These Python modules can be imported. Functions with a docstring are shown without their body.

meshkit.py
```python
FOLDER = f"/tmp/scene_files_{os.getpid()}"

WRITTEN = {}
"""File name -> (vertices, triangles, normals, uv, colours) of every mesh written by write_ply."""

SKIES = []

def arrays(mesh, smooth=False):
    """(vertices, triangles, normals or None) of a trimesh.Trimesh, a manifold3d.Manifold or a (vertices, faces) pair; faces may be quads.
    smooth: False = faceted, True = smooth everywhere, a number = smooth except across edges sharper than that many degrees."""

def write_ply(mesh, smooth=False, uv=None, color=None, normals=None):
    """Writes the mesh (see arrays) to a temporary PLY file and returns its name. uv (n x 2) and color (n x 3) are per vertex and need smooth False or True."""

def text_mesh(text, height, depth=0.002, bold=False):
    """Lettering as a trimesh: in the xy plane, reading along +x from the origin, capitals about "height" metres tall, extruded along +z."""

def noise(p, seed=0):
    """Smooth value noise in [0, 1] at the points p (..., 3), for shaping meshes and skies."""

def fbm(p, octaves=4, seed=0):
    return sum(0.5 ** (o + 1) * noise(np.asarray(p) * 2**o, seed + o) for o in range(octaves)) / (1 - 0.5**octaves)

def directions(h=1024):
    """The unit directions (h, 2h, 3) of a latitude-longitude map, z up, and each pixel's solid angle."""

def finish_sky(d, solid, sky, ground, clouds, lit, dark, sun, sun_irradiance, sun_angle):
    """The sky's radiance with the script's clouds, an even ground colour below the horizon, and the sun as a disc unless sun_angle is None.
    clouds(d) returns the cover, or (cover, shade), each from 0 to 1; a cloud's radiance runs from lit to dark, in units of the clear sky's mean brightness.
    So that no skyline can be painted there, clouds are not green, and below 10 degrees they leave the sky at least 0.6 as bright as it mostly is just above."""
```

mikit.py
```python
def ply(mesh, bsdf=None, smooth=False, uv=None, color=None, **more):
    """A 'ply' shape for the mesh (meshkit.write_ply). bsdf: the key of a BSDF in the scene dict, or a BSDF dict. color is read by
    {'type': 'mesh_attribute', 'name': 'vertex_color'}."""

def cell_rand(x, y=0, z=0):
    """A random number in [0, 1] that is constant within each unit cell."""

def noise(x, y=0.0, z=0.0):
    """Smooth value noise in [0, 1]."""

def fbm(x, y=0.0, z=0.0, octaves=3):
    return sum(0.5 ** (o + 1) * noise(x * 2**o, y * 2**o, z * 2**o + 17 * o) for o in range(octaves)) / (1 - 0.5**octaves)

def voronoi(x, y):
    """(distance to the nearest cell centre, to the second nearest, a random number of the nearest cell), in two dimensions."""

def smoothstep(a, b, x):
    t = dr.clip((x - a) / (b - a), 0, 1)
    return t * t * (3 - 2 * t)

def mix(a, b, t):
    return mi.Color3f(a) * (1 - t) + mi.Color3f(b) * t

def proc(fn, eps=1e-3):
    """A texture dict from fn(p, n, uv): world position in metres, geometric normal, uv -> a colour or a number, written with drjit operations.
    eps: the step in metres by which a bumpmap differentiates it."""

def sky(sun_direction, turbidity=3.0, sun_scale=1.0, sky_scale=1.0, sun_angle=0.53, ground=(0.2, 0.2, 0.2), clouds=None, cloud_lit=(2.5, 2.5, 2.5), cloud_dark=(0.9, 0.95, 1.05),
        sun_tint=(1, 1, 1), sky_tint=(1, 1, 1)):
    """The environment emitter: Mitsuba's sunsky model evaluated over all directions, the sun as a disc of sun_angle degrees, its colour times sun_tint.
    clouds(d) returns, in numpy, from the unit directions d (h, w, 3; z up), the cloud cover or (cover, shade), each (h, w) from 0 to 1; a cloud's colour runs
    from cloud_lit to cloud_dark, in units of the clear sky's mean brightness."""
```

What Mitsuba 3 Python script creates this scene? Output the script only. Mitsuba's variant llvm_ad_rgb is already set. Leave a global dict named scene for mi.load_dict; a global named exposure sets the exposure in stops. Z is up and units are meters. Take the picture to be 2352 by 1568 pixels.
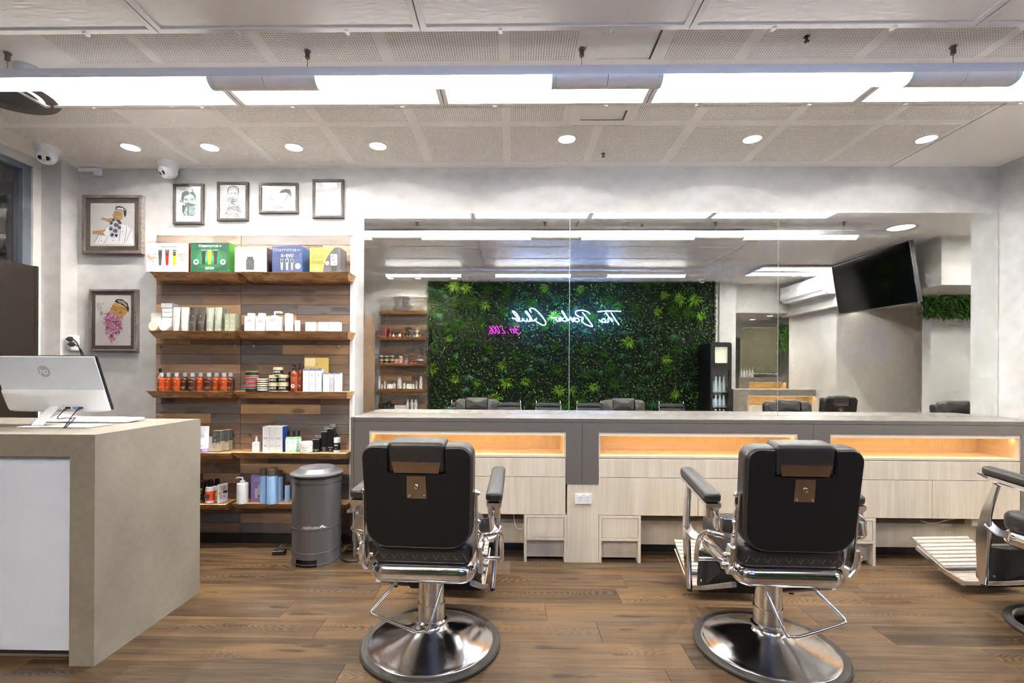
import math, random
import numpy as np, trimesh, drjit as dr
import mitsuba as mi, mikit, meshkit
from shapely.geometry import Polygon, Point, LineString, box as sbox
from shapely.ops import unary_union
from shapely import affinity

# ---------------------------------------------------------------- camera, lights' levels, exposure
scene, labels = {}, {}
T = mi.ScalarTransform4f
exposure = 1.86
CAM_H, FPX, CX, CY, YAW, ROLL = 1.31, 1110.0, 1158.3, 853.0, math.radians(1.02), 0.005
_F = np.array([-math.sin(YAW), math.cos(YAW), 0.0])
_R0 = np.array([math.cos(YAW), math.sin(YAW), 0.0]); _Z = np.array([0, 0, 1.0])
_R = _R0 * math.cos(ROLL) + _Z * math.sin(ROLL)
_D = -_Z * math.cos(ROLL) + _R0 * math.sin(ROLL)
CAM = np.array([0, 0, CAM_H])
scene['camera'] = {'type': 'perspective', 'fov': math.degrees(2 * math.atan(1176 / FPX)), 'fov_axis': 'x', 'near_clip': 0.05, 'far_clip': 100.0,
                   'principal_point_offset_x': -(CX - 1176) / 2352, 'principal_point_offset_y': -(CY - 784) / 1568,
                   'to_world': T().look_at(origin=CAM.tolist(), target=(CAM + _F).tolist(), up=(-_D).tolist())}
L_TROFFER, L_TUBE, L_DOWN, L_SPOT = 5.2, 6.5, 14.0, 6.0
L_LED, L_NEON_B, L_NEON_P, L_ADDED_ANNEX = 12.5, 10.0, 2.4, 12.0
L_REAR_TUBE, L_REAR, L_ADDED_NICHE, L_SOFFIT = 10.5, 10.0, 22.0, 11.0
YM = 3.69          # the mirror's surface
YW = 3.70          # the wall behind it
ZC = 2.87          # ceiling


def at(px, py, y):
    """world point seen at a photo position on the upright plane at distance y"""
    d = _F + (px - CX) / FPX * _R + (py - CY) / FPX * _D
    return CAM + d * (y / d[1])


def onz(px, py, z):
    d = _F + (px - CX) / FPX * _R + (py - CY) / FPX * _D
    return CAM + d * ((z - CAM_H) / d[2])


def vir(px, py, zp):
    """world point that the wall mirror shows at a photo position, zp along the folded path"""
    p = at(px, py, zp)
    return np.array([p[0], 2 * YM - p[1], p[2]])


# ---------------------------------------------------------------- mesh helpers
cat = trimesh.util.concatenate


def bx(x0, x1, y0, y1, z0, z1, b=0.0):
    x0, x1 = min(x0, x1), max(x0, x1); y0, y1 = min(y0, y1), max(y0, y1); z0, z1 = min(z0, z1), max(z0, z1)
    if b <= 0:
        m = trimesh.creation.box(extents=(x1 - x0, y1 - y0, z1 - z0))
    else:
        b = min(b, (x1 - x0) / 2.1, (y1 - y0) / 2.1, (z1 - z0) / 2.1)
        hx, hy, hz = (x1 - x0) / 2, (y1 - y0) / 2, (z1 - z0) / 2
        p = []
        for sx in (-1, 1):
            for sy in (-1, 1):
                for sz in (-1, 1):
                    p += [(sx * (hx - b), sy * (hy - b), sz * hz), (sx * (hx - b), sy * hy, sz * (hz - b)), (sx * hx, sy * (hy - b), sz * (hz - b))]
        m = trimesh.convex.convex_hull(np.array(p))
    m.apply_translation(((x0 + x1) / 2, (y0 + y1) / 2, (z0 + z1) / 2))
    return m


def loft(loops, closed=False, cap=True):
    loops = [np.asarray(l, float) for l in loops]
    n = len(loops[0]); v = np.vstack(loops); f = []
    m = len(loops)
    i = np.arange(n); j = (i + 1) % n
    for k in range(m if closed else m - 1):
        a, b = k * n, ((k + 1) % m) * n
        f.append(np.stack([a + i, a + j, b + j], 1)); f.append(np.stack([a + i, b + j, b + i], 1))
    if cap and not closed:
        v = np.vstack([v, loops[0].mean(0), loops[-1].mean(0)])
        c0, c1 = n * m, n * m + 1
        f.append(np.stack([j, i, np.full(n, c0)], 1)); f.append(np.stack([(m - 1) * n + i, (m - 1) * n + j, np.full(n, c1)], 1))
    return trimesh.Trimesh(v, np.vstack(f), process=False)


def lathe(prof, n=32, c=(0, 0, 0)):
    """prof from bottom to top as (r, z)"""
    a = np.arange(n) * 2 * math.pi / n
    loops = [np.stack([max(r, 1e-4) * np.cos(a) + c[0], max(r, 1e-4) * np.sin(a) + c[1], np.full(n, z + c[2])], 1) for r, z in prof]
    return loft(loops)


def smooth_path(p, k=6):
    p = np.asarray(p, float)
    q = np.vstack([2 * p[0] - p[1], p, 2 * p[-1] - p[-2]]); out = []
    for i in range(1, len(q) - 2):
        for t in np.arange(k) / k:
            a, b, c, d = q[i - 1], q[i], q[i + 1], q[i + 2]
            out.append(0.5 * ((2 * b) + (c - a) * t + (2 * a - 5 * b + 4 * c - d) * t * t + (3 * b - a - 3 * c + d) * t ** 3))
    return np.vstack(out + [p[-1]])


def frames(p):
    p = np.asarray(p, float)
    t = np.gradient(p, axis=0); t /= np.maximum(np.linalg.norm(t, axis=1, keepdims=True), 1e-12)
    ref = np.array([0, 0, 1.0]) if abs(t[0][2]) < 0.9 else np.array([1.0, 0, 0])
    u = np.cross(ref, t[0]); u /= np.linalg.norm(u); us = [u]
    for k in range(1, len(p)):
        u = us[-1] - t[k] * np.dot(us[-1], t[k]); u /= max(np.linalg.norm(u), 1e-9); us.append(u)
    us = np.array(us)
    return t, us, np.cross(t, us)


def tube(p, r, n=10, k=6, sm=True):
    p = smooth_path(p, k) if sm and len(p) > 2 else np.asarray(p, float)
    t, u, w = frames(p); a = np.arange(n) * 2 * math.pi / n
    rr = np.broadcast_to(r, len(p))
    return loft([p[i] + rr[i] * (np.cos(a)[:, None] * u[i] + np.sin(a)[:, None] * w[i]) for i in range(len(p))])


def bar(p, wid, thk, side, k=6, sm=True):
    """flat bar along a path; side = direction of its width"""
    p = smooth_path(p, k) if sm and len(p) > 2 else np.asarray(p, float)
    t = np.gradient(p, axis=0); t /= np.linalg.norm(t, axis=1, keepdims=True)
    s = np.asarray(side, float); loops = []
    ww = np.interp(np.linspace(0, 1, len(p)), np.linspace(0, 1, len(np.atleast_1d(wid))), np.atleast_1d(wid))
    sec = [(-1, -.5), (-.8, -1), (.8, -1), (1, -.5), (1, .5), (.8, 1), (-.8, 1), (-1, .5)]
    for i in range(len(p)):
        a = s - t[i] * np.dot(s, t[i]); a /= np.linalg.norm(a); b = np.cross(t[i], a)
        loops.append([p[i] + a * x * ww[i] / 2 + b * y * thk / 2 for x, y in sec])
    return loft(loops)


def rr_out(wt, wb, h, rt, rb, e=0.0, k=6):
    """rounded outline, width wt at +y and wb at -y, inset by e"""
    pts = []
    for (sx, sy, w, r, a0) in ((1, 1, wt, rt, 0), (-1, 1, wt, rt, 90), (-1, -1, wb, rb, 180), (1, -1, wb, rb, 270)):
        q = max(r - e, 0.001); cx, cy = sx * (w / 2 - e - q), sy * (h / 2 - e - q)
        for a in np.radians(np.linspace(a0, a0 + 90, k)):
            pts.append((cx + q * math.cos(a), cy + q * math.sin(a)))
    return np.array(pts)


def cushion(wt, wb, d, h, rt, rb, re, crown=0.0, k=6, m=5, back_crown=0.0):
    """a slab with rounded outline and edges: outline in xy, thickness z 0..h"""
    L = []
    def lay(e, z, s=1.0):
        o = rr_out(wt, wb, d, rt, rb, e, k) * s
        L.append(np.column_stack([o, np.full(len(o), z)]))
    for s in (0.3, 0.6, 0.85):
        lay(re, -back_crown * (1 - s * s), s)
    for a in np.linspace(0, math.pi / 2, m):
        lay(re * (1 - math.sin(a)), re * (1 - math.cos(a)))
    for a in np.linspace(math.pi / 2, 0, m):
        lay(re * (1 - math.sin(a)), h - re * (1 - math.cos(a)))
    for s in (0.85, 0.6, 0.3):
        lay(re, h + crown * (1 - s * s), s)
    return loft(L)


def xf(m, o=(0, 0, 0), x=(1, 0, 0), y=(0, 1, 0), z=None):
    """local axes of a mesh laid along the given world directions"""
    x, y = np.asarray(x, float), np.asarray(y, float)
    z = np.cross(x, y) if z is None else np.asarray(z, float)
    M = np.eye(4); M[:3, 0], M[:3, 1], M[:3, 2], M[:3, 3] = x, y, z, o
    m = m.copy(); m.apply_transform(M); return m


def rot(m, deg, axis=(0, 0, 1), p=(0, 0, 0)):
    m = m.copy(); m.apply_transform(trimesh.transformations.rotation_matrix(math.radians(deg), axis, p)); return m


def mv(m, x=0, y=0, z=0):
    m = m.copy(); m.apply_translation((x, y, z)); return m


def flat(poly, t=0.001):
    gs = [g for g in getattr(poly, 'geoms', [poly]) if g.area > 1e-9]
    return cat([trimesh.creation.extrude_polygon(g, t, engine='earcut') for g in gs])


FACE, UPZ = (1, 0, 0), (0, 0, 1)       # a print that faces the camera: right = +x, up = +z
def facing(m, x, y, z): return xf(m, (x, y, z), FACE, UPZ)
def rearfacing(m, x, y, z): return xf(m, (x, y, z), (-1, 0, 0), UPZ)


_texts = {}
def text(s, h, width=None, t=0.0008, bold=False, center=True):
    k = (s, bold)
    if k not in _texts:
        _texts[k] = meshkit.text_mesh(s, 1.0, 1.0, bold)
    m = _texts[k].copy(); b = m.bounds
    m.apply_translation((-b[0][0], -b[0][1], 0))
    w, hh = (b[1] - b[0])[:2]
    m.apply_scale((width / w if width else h / hh, h / hh, t))
    if center:
        m.apply_translation((-(width if width else w * h / hh) / 2, 0, 0))
    return m


# ---------------------------------------------------------------- materials
def c(h):
    h = h.lstrip('#'); v = np.array([int(h[i:i + 2], 16) for i in (0, 2, 4)]) / 255.0
    return [float(x) for x in np.where(v <= 0.04045, v / 12.92, ((v + 0.055) / 1.055) ** 2.4)]


def mat(name, col, rough=0.5, metal=0.0, spec=0.5, coat=0.0, bump=None, bump_scale=1.0):
    key = 'mat_' + name
    if key not in scene:
        base = col if isinstance(col, dict) else {'type': 'rgb', 'value': c(col) if isinstance(col, str) else list(col)}
        d = {'type': 'principled', 'base_color': base, 'roughness': rough, 'metallic': metal, 'specular': spec}
        if coat: d.update(clearcoat=coat, clearcoat_gloss=0.9)
        if bump is not None:
            d = {'type': 'bumpmap', 'nested_texture': bump, 'scale': bump_scale, 'bsdf': d}
        scene[key] = {'type': 'twosided', 'bsdf': d}
    return key


def rgb(col, rough=0.5, **k):
    return mat('c_' + col.lstrip('#') + '_%d' % int(rough * 100) + ('m' if k.get('metal') else ''), col, rough, **k)


def wood_floor(p, n, uv):
    idn = dr.floor(uv.x / 10.0); r1 = mikit.cell_rand(idn, 3); r2 = mikit.cell_rand(idn, 7); r3 = mikit.cell_rand(idn, 13)
    off = idn * 7.31 - 5 * dr.floor(idn * 7.31 / 5)
    u, v = uv.x - 10.0 * idn - 1.0, uv.y - off
    w = mikit.fbm(u * 1.7 + r2 * 60, v * 9 + r1 * 50, 1.0, 4)
    warp = mikit.fbm(u * 3 + r1 * 30, v * 16, 4.0, 3)
    sgn = dr.select(r3 > 0.5, 1.0, -1.0)
    dv = v - (0.07 + 0.06 * r2) + 0.02 * (mikit.noise(u * 3, r1 * 20) - 0.5)
    rings = dr.sin(150 * (60 * dv * dv + sgn * u + 0.30 * warp))
    cath = mikit.smoothstep(0.42, 0.62, mikit.fbm(u * 1.6 + r3 * 40, r1 * 30, 2.0, 2)) * (1 - mikit.smoothstep(0.045, 0.085, dr.abs(dv)))
    fine = mikit.fbm(u * 9 + r1 * 90, v * 240, 2.0, 3)
    streak = mikit.fbm(u * 1.1 + r2 * 70, v * 38, 6.0, 3)
    dark = mi.Float(0)
    for k in (1, 2):
        ku, kv = mikit.cell_rand(idn, 31 + k) * 1.3 + 0.05, 0.03 + 0.14 * mikit.cell_rand(idn, 41 + k)
        sz = 0.5 + 0.9 * mikit.cell_rand(idn, 51 + k)
        du_ = (u - ku) * sgn
        d = dr.sqrt(dr.square(du_ / dr.select(du_ > 0, 0.13, 0.035)) + dr.square((v - kv) / 0.014)) / sz + 0.9 * (mikit.fbm(u * 22, v * 70, 3.0, 2) - 0.5)
        dark = dr.maximum(dark, 1 - mikit.smoothstep(0.25, 1.15, d))
    t = dr.clip(0.35 * w + 0.42 * streak + 0.40 * fine + 0.17 * rings * cath + 0.36 * (r1 - 0.5) - 0.16, 0, 1)
    col = mikit.mix((0.008, 0.005, 0.003), (0.096, 0.058, 0.030), t)
    gold = mikit.smoothstep(0.55, 0.75, mikit.fbm(u * 1.2 + r3 * 50, v * 11, 8.0, 3))
    col = mikit.mix(col, (0.088, 0.050, 0.021), gold * 0.45)
    grey = mikit.smoothstep(0.55, 0.75, mikit.fbm(u * 1.0 + r1 * 50, v * 8, 9.0, 2))
    col = mikit.mix(col, (0.045, 0.034, 0.028), grey * 0.5)
    return mikit.mix(col, (0.013, 0.009, 0.007), dark * 0.8)


def wood_rec(p, n, uv):
    idn = dr.floor(uv.x / 10.0); r1 = mikit.cell_rand(idn, 3); r2 = mikit.cell_rand(idn, 11); r3 = mikit.cell_rand(idn, 23)
    u, v = uv.x, uv.y
    w = mikit.fbm(u * 3.0, v * 22 + r1 * 40, 1.0, 4); fine = mikit.fbm(u * 18, v * 420, 2.0, 3)
    saw = 0.5 + 0.5 * dr.sin(u * 420 + v * 260)
    a = mikit.mix((0.155, 0.098, 0.068), (0.33, 0.205, 0.125), r1)
    a = mikit.mix(a, (0.150, 0.128, 0.115), mikit.smoothstep(0.62, 0.8, r2))
    a = mikit.mix(a, (0.50, 0.31, 0.155), mikit.smoothstep(0.88, 0.92, r3))
    t = dr.clip(0.25 + 0.75 * w + 0.45 * (fine - 0.5) + 0.10 * saw * mikit.smoothstep(0.5, 0.7, r2), 0.0, 1.5)
    dark = mikit.smoothstep(0.70, 0.85, mikit.fbm(u * 5 + 9 * r2, v * 14, 3.0, 2))
    return mikit.mix(a * (0.32 + 0.72 * t), (0.05, 0.035, 0.03), dark * 0.6)


def wood_oak(p, n, uv):
    idn = dr.floor(uv.y / 10.0)
    s = mikit.fbm(uv.x * 140, uv.y * 3.2, idn, 3); b = mikit.fbm(uv.x * 22, uv.y * 0.9, idn + 5, 3)
    t = dr.clip(0.55 * s + 0.65 * b - 0.1, 0, 1)
    return mikit.mix((0.44, 0.385, 0.305), (0.62, 0.56, 0.47), t)


def wood_edge(p, n, uv):
    w = mikit.fbm(p.x * 6, p.y * 30, p.z * 42, 4); f = mikit.fbm(p.x * 26, p.y * 150, p.z * 190, 3)
    t = dr.clip(1.5 * w + 0.6 * f - 0.55, 0, 1)
    bark = mikit.smoothstep(0.55, 0.72, mikit.fbm(p.x * 11, p.z * 40, 4.0, 3))
    top = mikit.smoothstep(0.6, 0.9, n.z)
    col = mikit.mix((0.19, 0.082, 0.027), (0.50, 0.28, 0.11), t)
    col = mikit.mix(col, (0.15, 0.07, 0.03), bark * 0.7 * (1 - top))
    return mikit.mix(col, (0.66, 0.41, 0.20), top * 0.55)


def barnwood(p, n, uv):
    f = mikit.fbm(p.x * 60, p.y * 60, p.z * 60, 3)
    return mikit.mix((0.055, 0.045, 0.04), (0.16, 0.13, 0.115), f)


def plaster(p, n, uv):
    a = mikit.fbm(p.x * 1.6 + 3, p.y * 1.6, p.z * 1.6, 4); b = mikit.fbm(p.x * 14, p.y * 14, p.z * 14, 3)
    t = dr.clip(1.5 * a + 0.5 * b - 0.5, 0, 1)
    return mikit.mix((0.355, 0.345, 0.332), (0.57, 0.56, 0.545), t)


def concrete(p, n, uv):
    a = mikit.fbm(p.x * 3.1, p.y * 3.1, p.z * 2.2, 4); b = mikit.fbm(p.x * 40, p.y * 40, p.z * 40, 2)
    sp = mikit.smoothstep(0.78, 0.84, mikit.noise(p.x * 150, p.y * 150, p.z * 75))
    t = dr.clip(1.2 * a + 0.35 * b - 0.28, 0, 1)
    return mikit.mix(mikit.mix((0.118, 0.106, 0.089), (0.198, 0.178, 0.150), t), (0.12, 0.11, 0.10), sp * 0.22)


def perf(p, n, uv):
    fx = p.x / 0.0125; fy = p.y / 0.0125
    dx = fx - dr.floor(fx) - 0.5; dy = fy - dr.floor(fy) - 0.5
    h = 1 - mikit.smoothstep(0.20, 0.30, dr.sqrt(dx * dx + dy * dy))
    return mikit.mix((0.88, 0.87, 0.85), (0.22, 0.195, 0.19), h * dr.select(n.z < -0.5, 1.0, 0.0))


def bump_noise(p, n, uv):
    return mikit.fbm(p.x * 45, p.y * 45, p.z * 45, 2)


def bump_prism(p, n, uv):
    return mikit.noise(p.x * 40, p.y * 110, 0.0)


def window_blind(p, n, uv):
    return mikit.mix((0.155, 0.15, 0.09), (0.20, 0.19, 0.115), mikit.noise(p.x * 300, p.z * 300))


mat('floor', mikit.proc(wood_floor), 0.34, spec=0.45)
mat('reclaimed', mikit.proc(wood_rec), 0.6)
mat('oak', mikit.proc(wood_oak), 0.5)
mat('edge', mikit.proc(wood_edge), 0.42)
mat('barn', mikit.proc(barnwood), 0.6)
mat('plaster', mikit.proc(plaster), 0.62, spec=0.3)
mat('concrete', mikit.proc(concrete), 0.45, spec=0.4)
mat('perf', mikit.proc(perf), 0.7, spec=0.2)
mat('ceiling', '#efedeb', 0.75, spec=0.2)
mat('leather', '#252322', 0.38, spec=0.5, bump=mikit.proc(bump_noise, 2e-3), bump_scale=0.0012)
mat('vinylback', '#131111', 0.75, spec=0.2)
mat('prism', '#dbd9d6', 0.45, spec=0.4, bump=mikit.proc(bump_prism, 2e-3), bump_scale=0.0012)
mat('blind', mikit.proc(window_blind), 0.8)
mat('countergrey', '#5d5956', 0.42, spec=0.4)
mat('countertop', '#5c5956', 0.32, spec=0.45)
mat('black', '#0c0c0d', 0.4)
mat('blackgloss', '#08080a', 0.12, spec=0.6)
mat('white', '#d0d0d0', 0.4)
mat('whitegloss', '#d5d6da', 0.22, spec=0.6)
mat('alu', '#c9ccd2', 0.32, metal=1.0)
mat('aluwhite', '#c5c8d0', 0.4, spec=0.5)
mat('stainless', '#b5a79c', 0.22, metal=1.0)
mat('graphite', '#6e6e73', 0.33, metal=0.75)
scene['mat_chrome'] = {'type': 'twosided', 'bsdf': {'type': 'roughconductor', 'material': 'none', 'alpha': 0.035, 'specular_reflectance': {'type': 'rgb', 'value': [0.80, 0.80, 0.82]}}}
scene['mat_mirror'] = {'type': 'twosided', 'bsdf': {'type': 'conductor', 'material': 'none', 'specular_reflectance': {'type': 'rgb', 'value': [0.86, 0.88, 0.87]}}}
mat('neonblue', '#5f7fae', 0.3)
mat('neonpink', '#8a2f80', 0.3)
scene['mat_glass'] = {'type': 'thindielectric', 'int_ior': 1.5}
scene['mat_vcol'] = {'type': 'twosided', 'bsdf': {'type': 'principled', 'base_color': {'type': 'mesh_attribute', 'name': 'vertex_color'}, 'roughness': 0.45, 'specular': 0.18}}
for nm, col in (('amber', (0.21, 0.030, 0.006)), ('brownglass', (0.035, 0.012, 0.007)), ('greenliq', (0.42, 0.72, 0.46))):
    mat(nm, list(col), 0.12, spec=0.6)


# ---------------------------------------------------------------- scene helpers
_count = {}
def numbered(k):
    n = _count.get(k, 0); _count[k] = n + 1
    return k if n == 0 else '%s_%03d' % (k, n)


def put(key, mesh, m, smooth=False, emit=None, weight=None, **more):
    key = numbered(key)
    scene[key] = mikit.ply(mesh, m if m.startswith('mat_') else 'mat_' + m, smooth, **more)
    if emit is not None:
        scene[key]['emitter'] = {'type': 'area', 'radiance': {'type': 'rgb', 'value': [float(x) for x in emit]}}
        if weight: scene[key]['emitter']['sampling_weight'] = float(weight)
    return key


def struct(name, mesh, m, smooth=False, **k):
    key = put(name, mesh, m, smooth, **k); labels[key] = {'kind': 'structure'}; return key


def thing(name, label, category, group=None):
    key = numbered(name); labels[key] = {'label': label, 'category': category}
    if group: labels[key]['group'] = group
    return key


def part(par, name, mesh, m, smooth=False, label=None, kind=None, **k):
    key = put(par + '__' + name, mesh, m, smooth, **k)
    if label or kind:
        labels[key] = {a: b for a, b in (('label', label), ('kind', kind)) if b}
    return key


def solo(name, mesh, m, label, category, group=None, smooth=False, **k):
    key = put(name, mesh, m, smooth, **k); labels[key] = {'label': label, 'category': category}
    if group: labels[key]['group'] = group
    return key


def dup(src, dst_label, mat4, group=None):
    """a copy of a thing with all its parts, moved"""
    base = src.rstrip('0123456789').rstrip('_') if src[-3:].isdigit() else src
    k = numbered(base); labels[k] = {'label': dst_label, 'category': labels[src]['category']}
    g = group or labels[src].get('group')
    if g: labels[k]['group'] = g
    for q in [q for q in scene if q.startswith(src + '__')]:
        scene[k + q[len(src):]] = {**scene[q], 'to_world': mat4}
        if q in labels: labels[k + q[len(src):]] = dict(labels[q])
    return k


def uvbox(m, along, across, idn):
    """uv in metres along two axes for a small board, with its own number"""
    v = np.array(m.vertices)
    return np.column_stack([v[:, along] - v[:, along].min() + 10.0 * idn + 1.0, v[:, across] - v[:, across].min() + (idn * 7.31) % 5.0])


def uvoak(m, idn):
    v = np.array(m.vertices)
    return np.column_stack([v[:, 0] + v[:, 1] + idn * 3.7, v[:, 2] + 10.0 * idn])


ORD = ['', 'first', 'second', 'third', 'fourth', 'fifth', 'sixth', 'seventh', 'eighth', 'ninth', 'tenth', 'eleventh', 'twelfth']

# ================================================================ the room
rng = random.Random(7)
YR = -1.01         # the wall behind the camera
fl = struct('floor', bx(-4.4, 8.2, -5.6, 3.95, -0.06, -0.003), 'black')
W_, L_ = 0.198, 1.42
for r in range(25):
    y0 = -1.02 + r * W_
    if y0 > 3.7: break
    x = -3.7 - rng.random() * L_
    while x < 6.6:
        x1 = x + L_
        a, b = max(x, -3.62), min(x1, 6.6)
        ymid = y0 + W_ / 2
        near = a > 3.9 or ymid < 1.2                     # beyond what the picture picks apart: longer pieces
        if b - a > 0.05:
            m = bx(a + 0.0006, b - 0.0006, y0 + 0.0006, min(y0 + W_ - 0.0006, 3.715), -0.004, 0.0, 0.0012)
            part(fl, 'plank', m, 'floor', uv=uvbox(m, 0, 1, rng.randrange(1, 400)))
        x = x1
m = bx(-4.4, 8.2, -5.6, -1.02, -0.004, 0.0)
part(fl, 'far_boards', m, 'floor', uv=uvbox(m, 0, 1, 17), kind='stuff')

# ceiling: slab, perforated panels in a grid, plain plaster to the right of a dark shadow gap
ce = struct('ceiling', cat([bx(-4.4, 2.828, -1.3, 3.95, ZC, ZC + 0.1), bx(2.840, 8.2, -5.6, 3.95, ZC - 0.002, ZC + 0.1), bx(-4.4, 2.84, -5.6, -1.3, ZC, ZC + 0.1)]), 'ceiling')
struct('trim_1', bx(2.826, 2.842, -1.0, 3.60, ZC + 0.010, ZC + 0.012), 'black')
gx = [-2.969 + 0.584 * i for i in range(11)]
gy = [3.625 - 0.584 * i for i in range(9)]
for i in range(10):
    for j in range(8):
        x0, x1, y1, y0 = gx[i] + 0.028, gx[i + 1] - 0.028, gy[j] - 0.028, gy[j + 1] + 0.028
        if x1 > 2.83: x1 = 2.80
        if j >= 2 and i == 0: continue
        if j >= 2 and i == 1: x0 = -2.21
        if j == 1 and i == 1: continue                         # the patched panel
        if j in (1, 2) and i == 5: x1 = 0.30
        if j in (1, 2) and i == 6: x0 = 0.74
        if j == 0 and i == 0: x0 = -3.3
        if j == 1 and i == 0: x0 = -3.2
        if j == 0 and i in (5, 6): y1 = y1
        if x1 - x0 < 0.05: continue
        part(ce, 'perforated_panel', bx(x0, x1, y0, y1, ZC - 0.0015, ZC + 0.001), 'perf')
part(ce, 'patch_panel', bx(-2.36, -1.83, 2.50, 3.03, ZC - 0.001, ZC + 0.001), 'ceiling')
def ring(x0, x1, y0, y1, w, z0, z1):
    return flat_z(sbox(x0, y0, x1, y1).difference(sbox(x0 + w, y0 + w, x1 - w, y1 - w)), z0, z1)
def flat_z(poly, z0, z1):
    return mv(flat(poly, z1 - z0), 0, 0, z0)
for lab, y0, y1 in (('near the downlights', 2.815, 3.05), ('above the hanging tubes', 2.14, 2.47)):
    h = thing('access_hatch', 'white square access hatch in the perforated ceiling, ' + lab, 'ceiling hatch')
    part(h, 'frame', ring(0.345, 0.735, y0, y1, 0.06, ZC - 0.008, ZC + 0.001), 'ceiling')
    part(h, 'lid', bx(0.409, 0.664, y0 + 0.066, y1 - 0.064, ZC - 0.003, ZC + 0.002), 'ceiling')
    part(h, 'shadow_gap', cat([bx(.665, .672, y0 + .064, y1 - .062, ZC - .0095, ZC - .008)] + ([bx(.408, .672, y1 - .066, y1 - .061, ZC - .0095, ZC - .008)] if y0 > 2.6 else [])), 'black')

# walls
struct('wall_back', bx(-3.60, 3.66, YW, YW + 0.15, 0, ZC), 'plaster')
struct('wall_right', cat([bx(3.64, 8.2, 3.468, YW + 0.15, 0, ZC)]), 'plaster')
struct('wall_left', cat([bx(-3.56, -3.39, 3.56, YW + 0.1, 0, ZC), bx(-3.66, -3.54, -1.2, 3.56, 2.80, ZC), bx(-3.66, -3.54, -1.2, 3.56, 0, 0.08)]), 'plaster')
struct('wall_rear', cat([bx(-4.4, 3.54, YR - 0.15, YR, 0, ZC), bx(3.54, 3.82, YR - 0.16, YR + 0.03, 0, ZC)]), 'plaster')
struct('wall_far_right', bx(8.1, 8.3, -5.6, 3.9, 0, ZC), 'plaster')
struct('wall_bulkhead', cat([bx(3.82, 4.84, -1.40, -1.18, 2.36, ZC), bx(4.82, 5.0, -1.40, 1.85, 2.33, ZC), bx(4.82, 8.2, 1.70, 1.85, 2.33, ZC), bx(4.82, 8.2, -1.40, 1.85, 2.31, 2.34), bx(3.82, 5.0, -5.6, -1.18, 2.36, 2.38)]), 'plaster')
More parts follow.
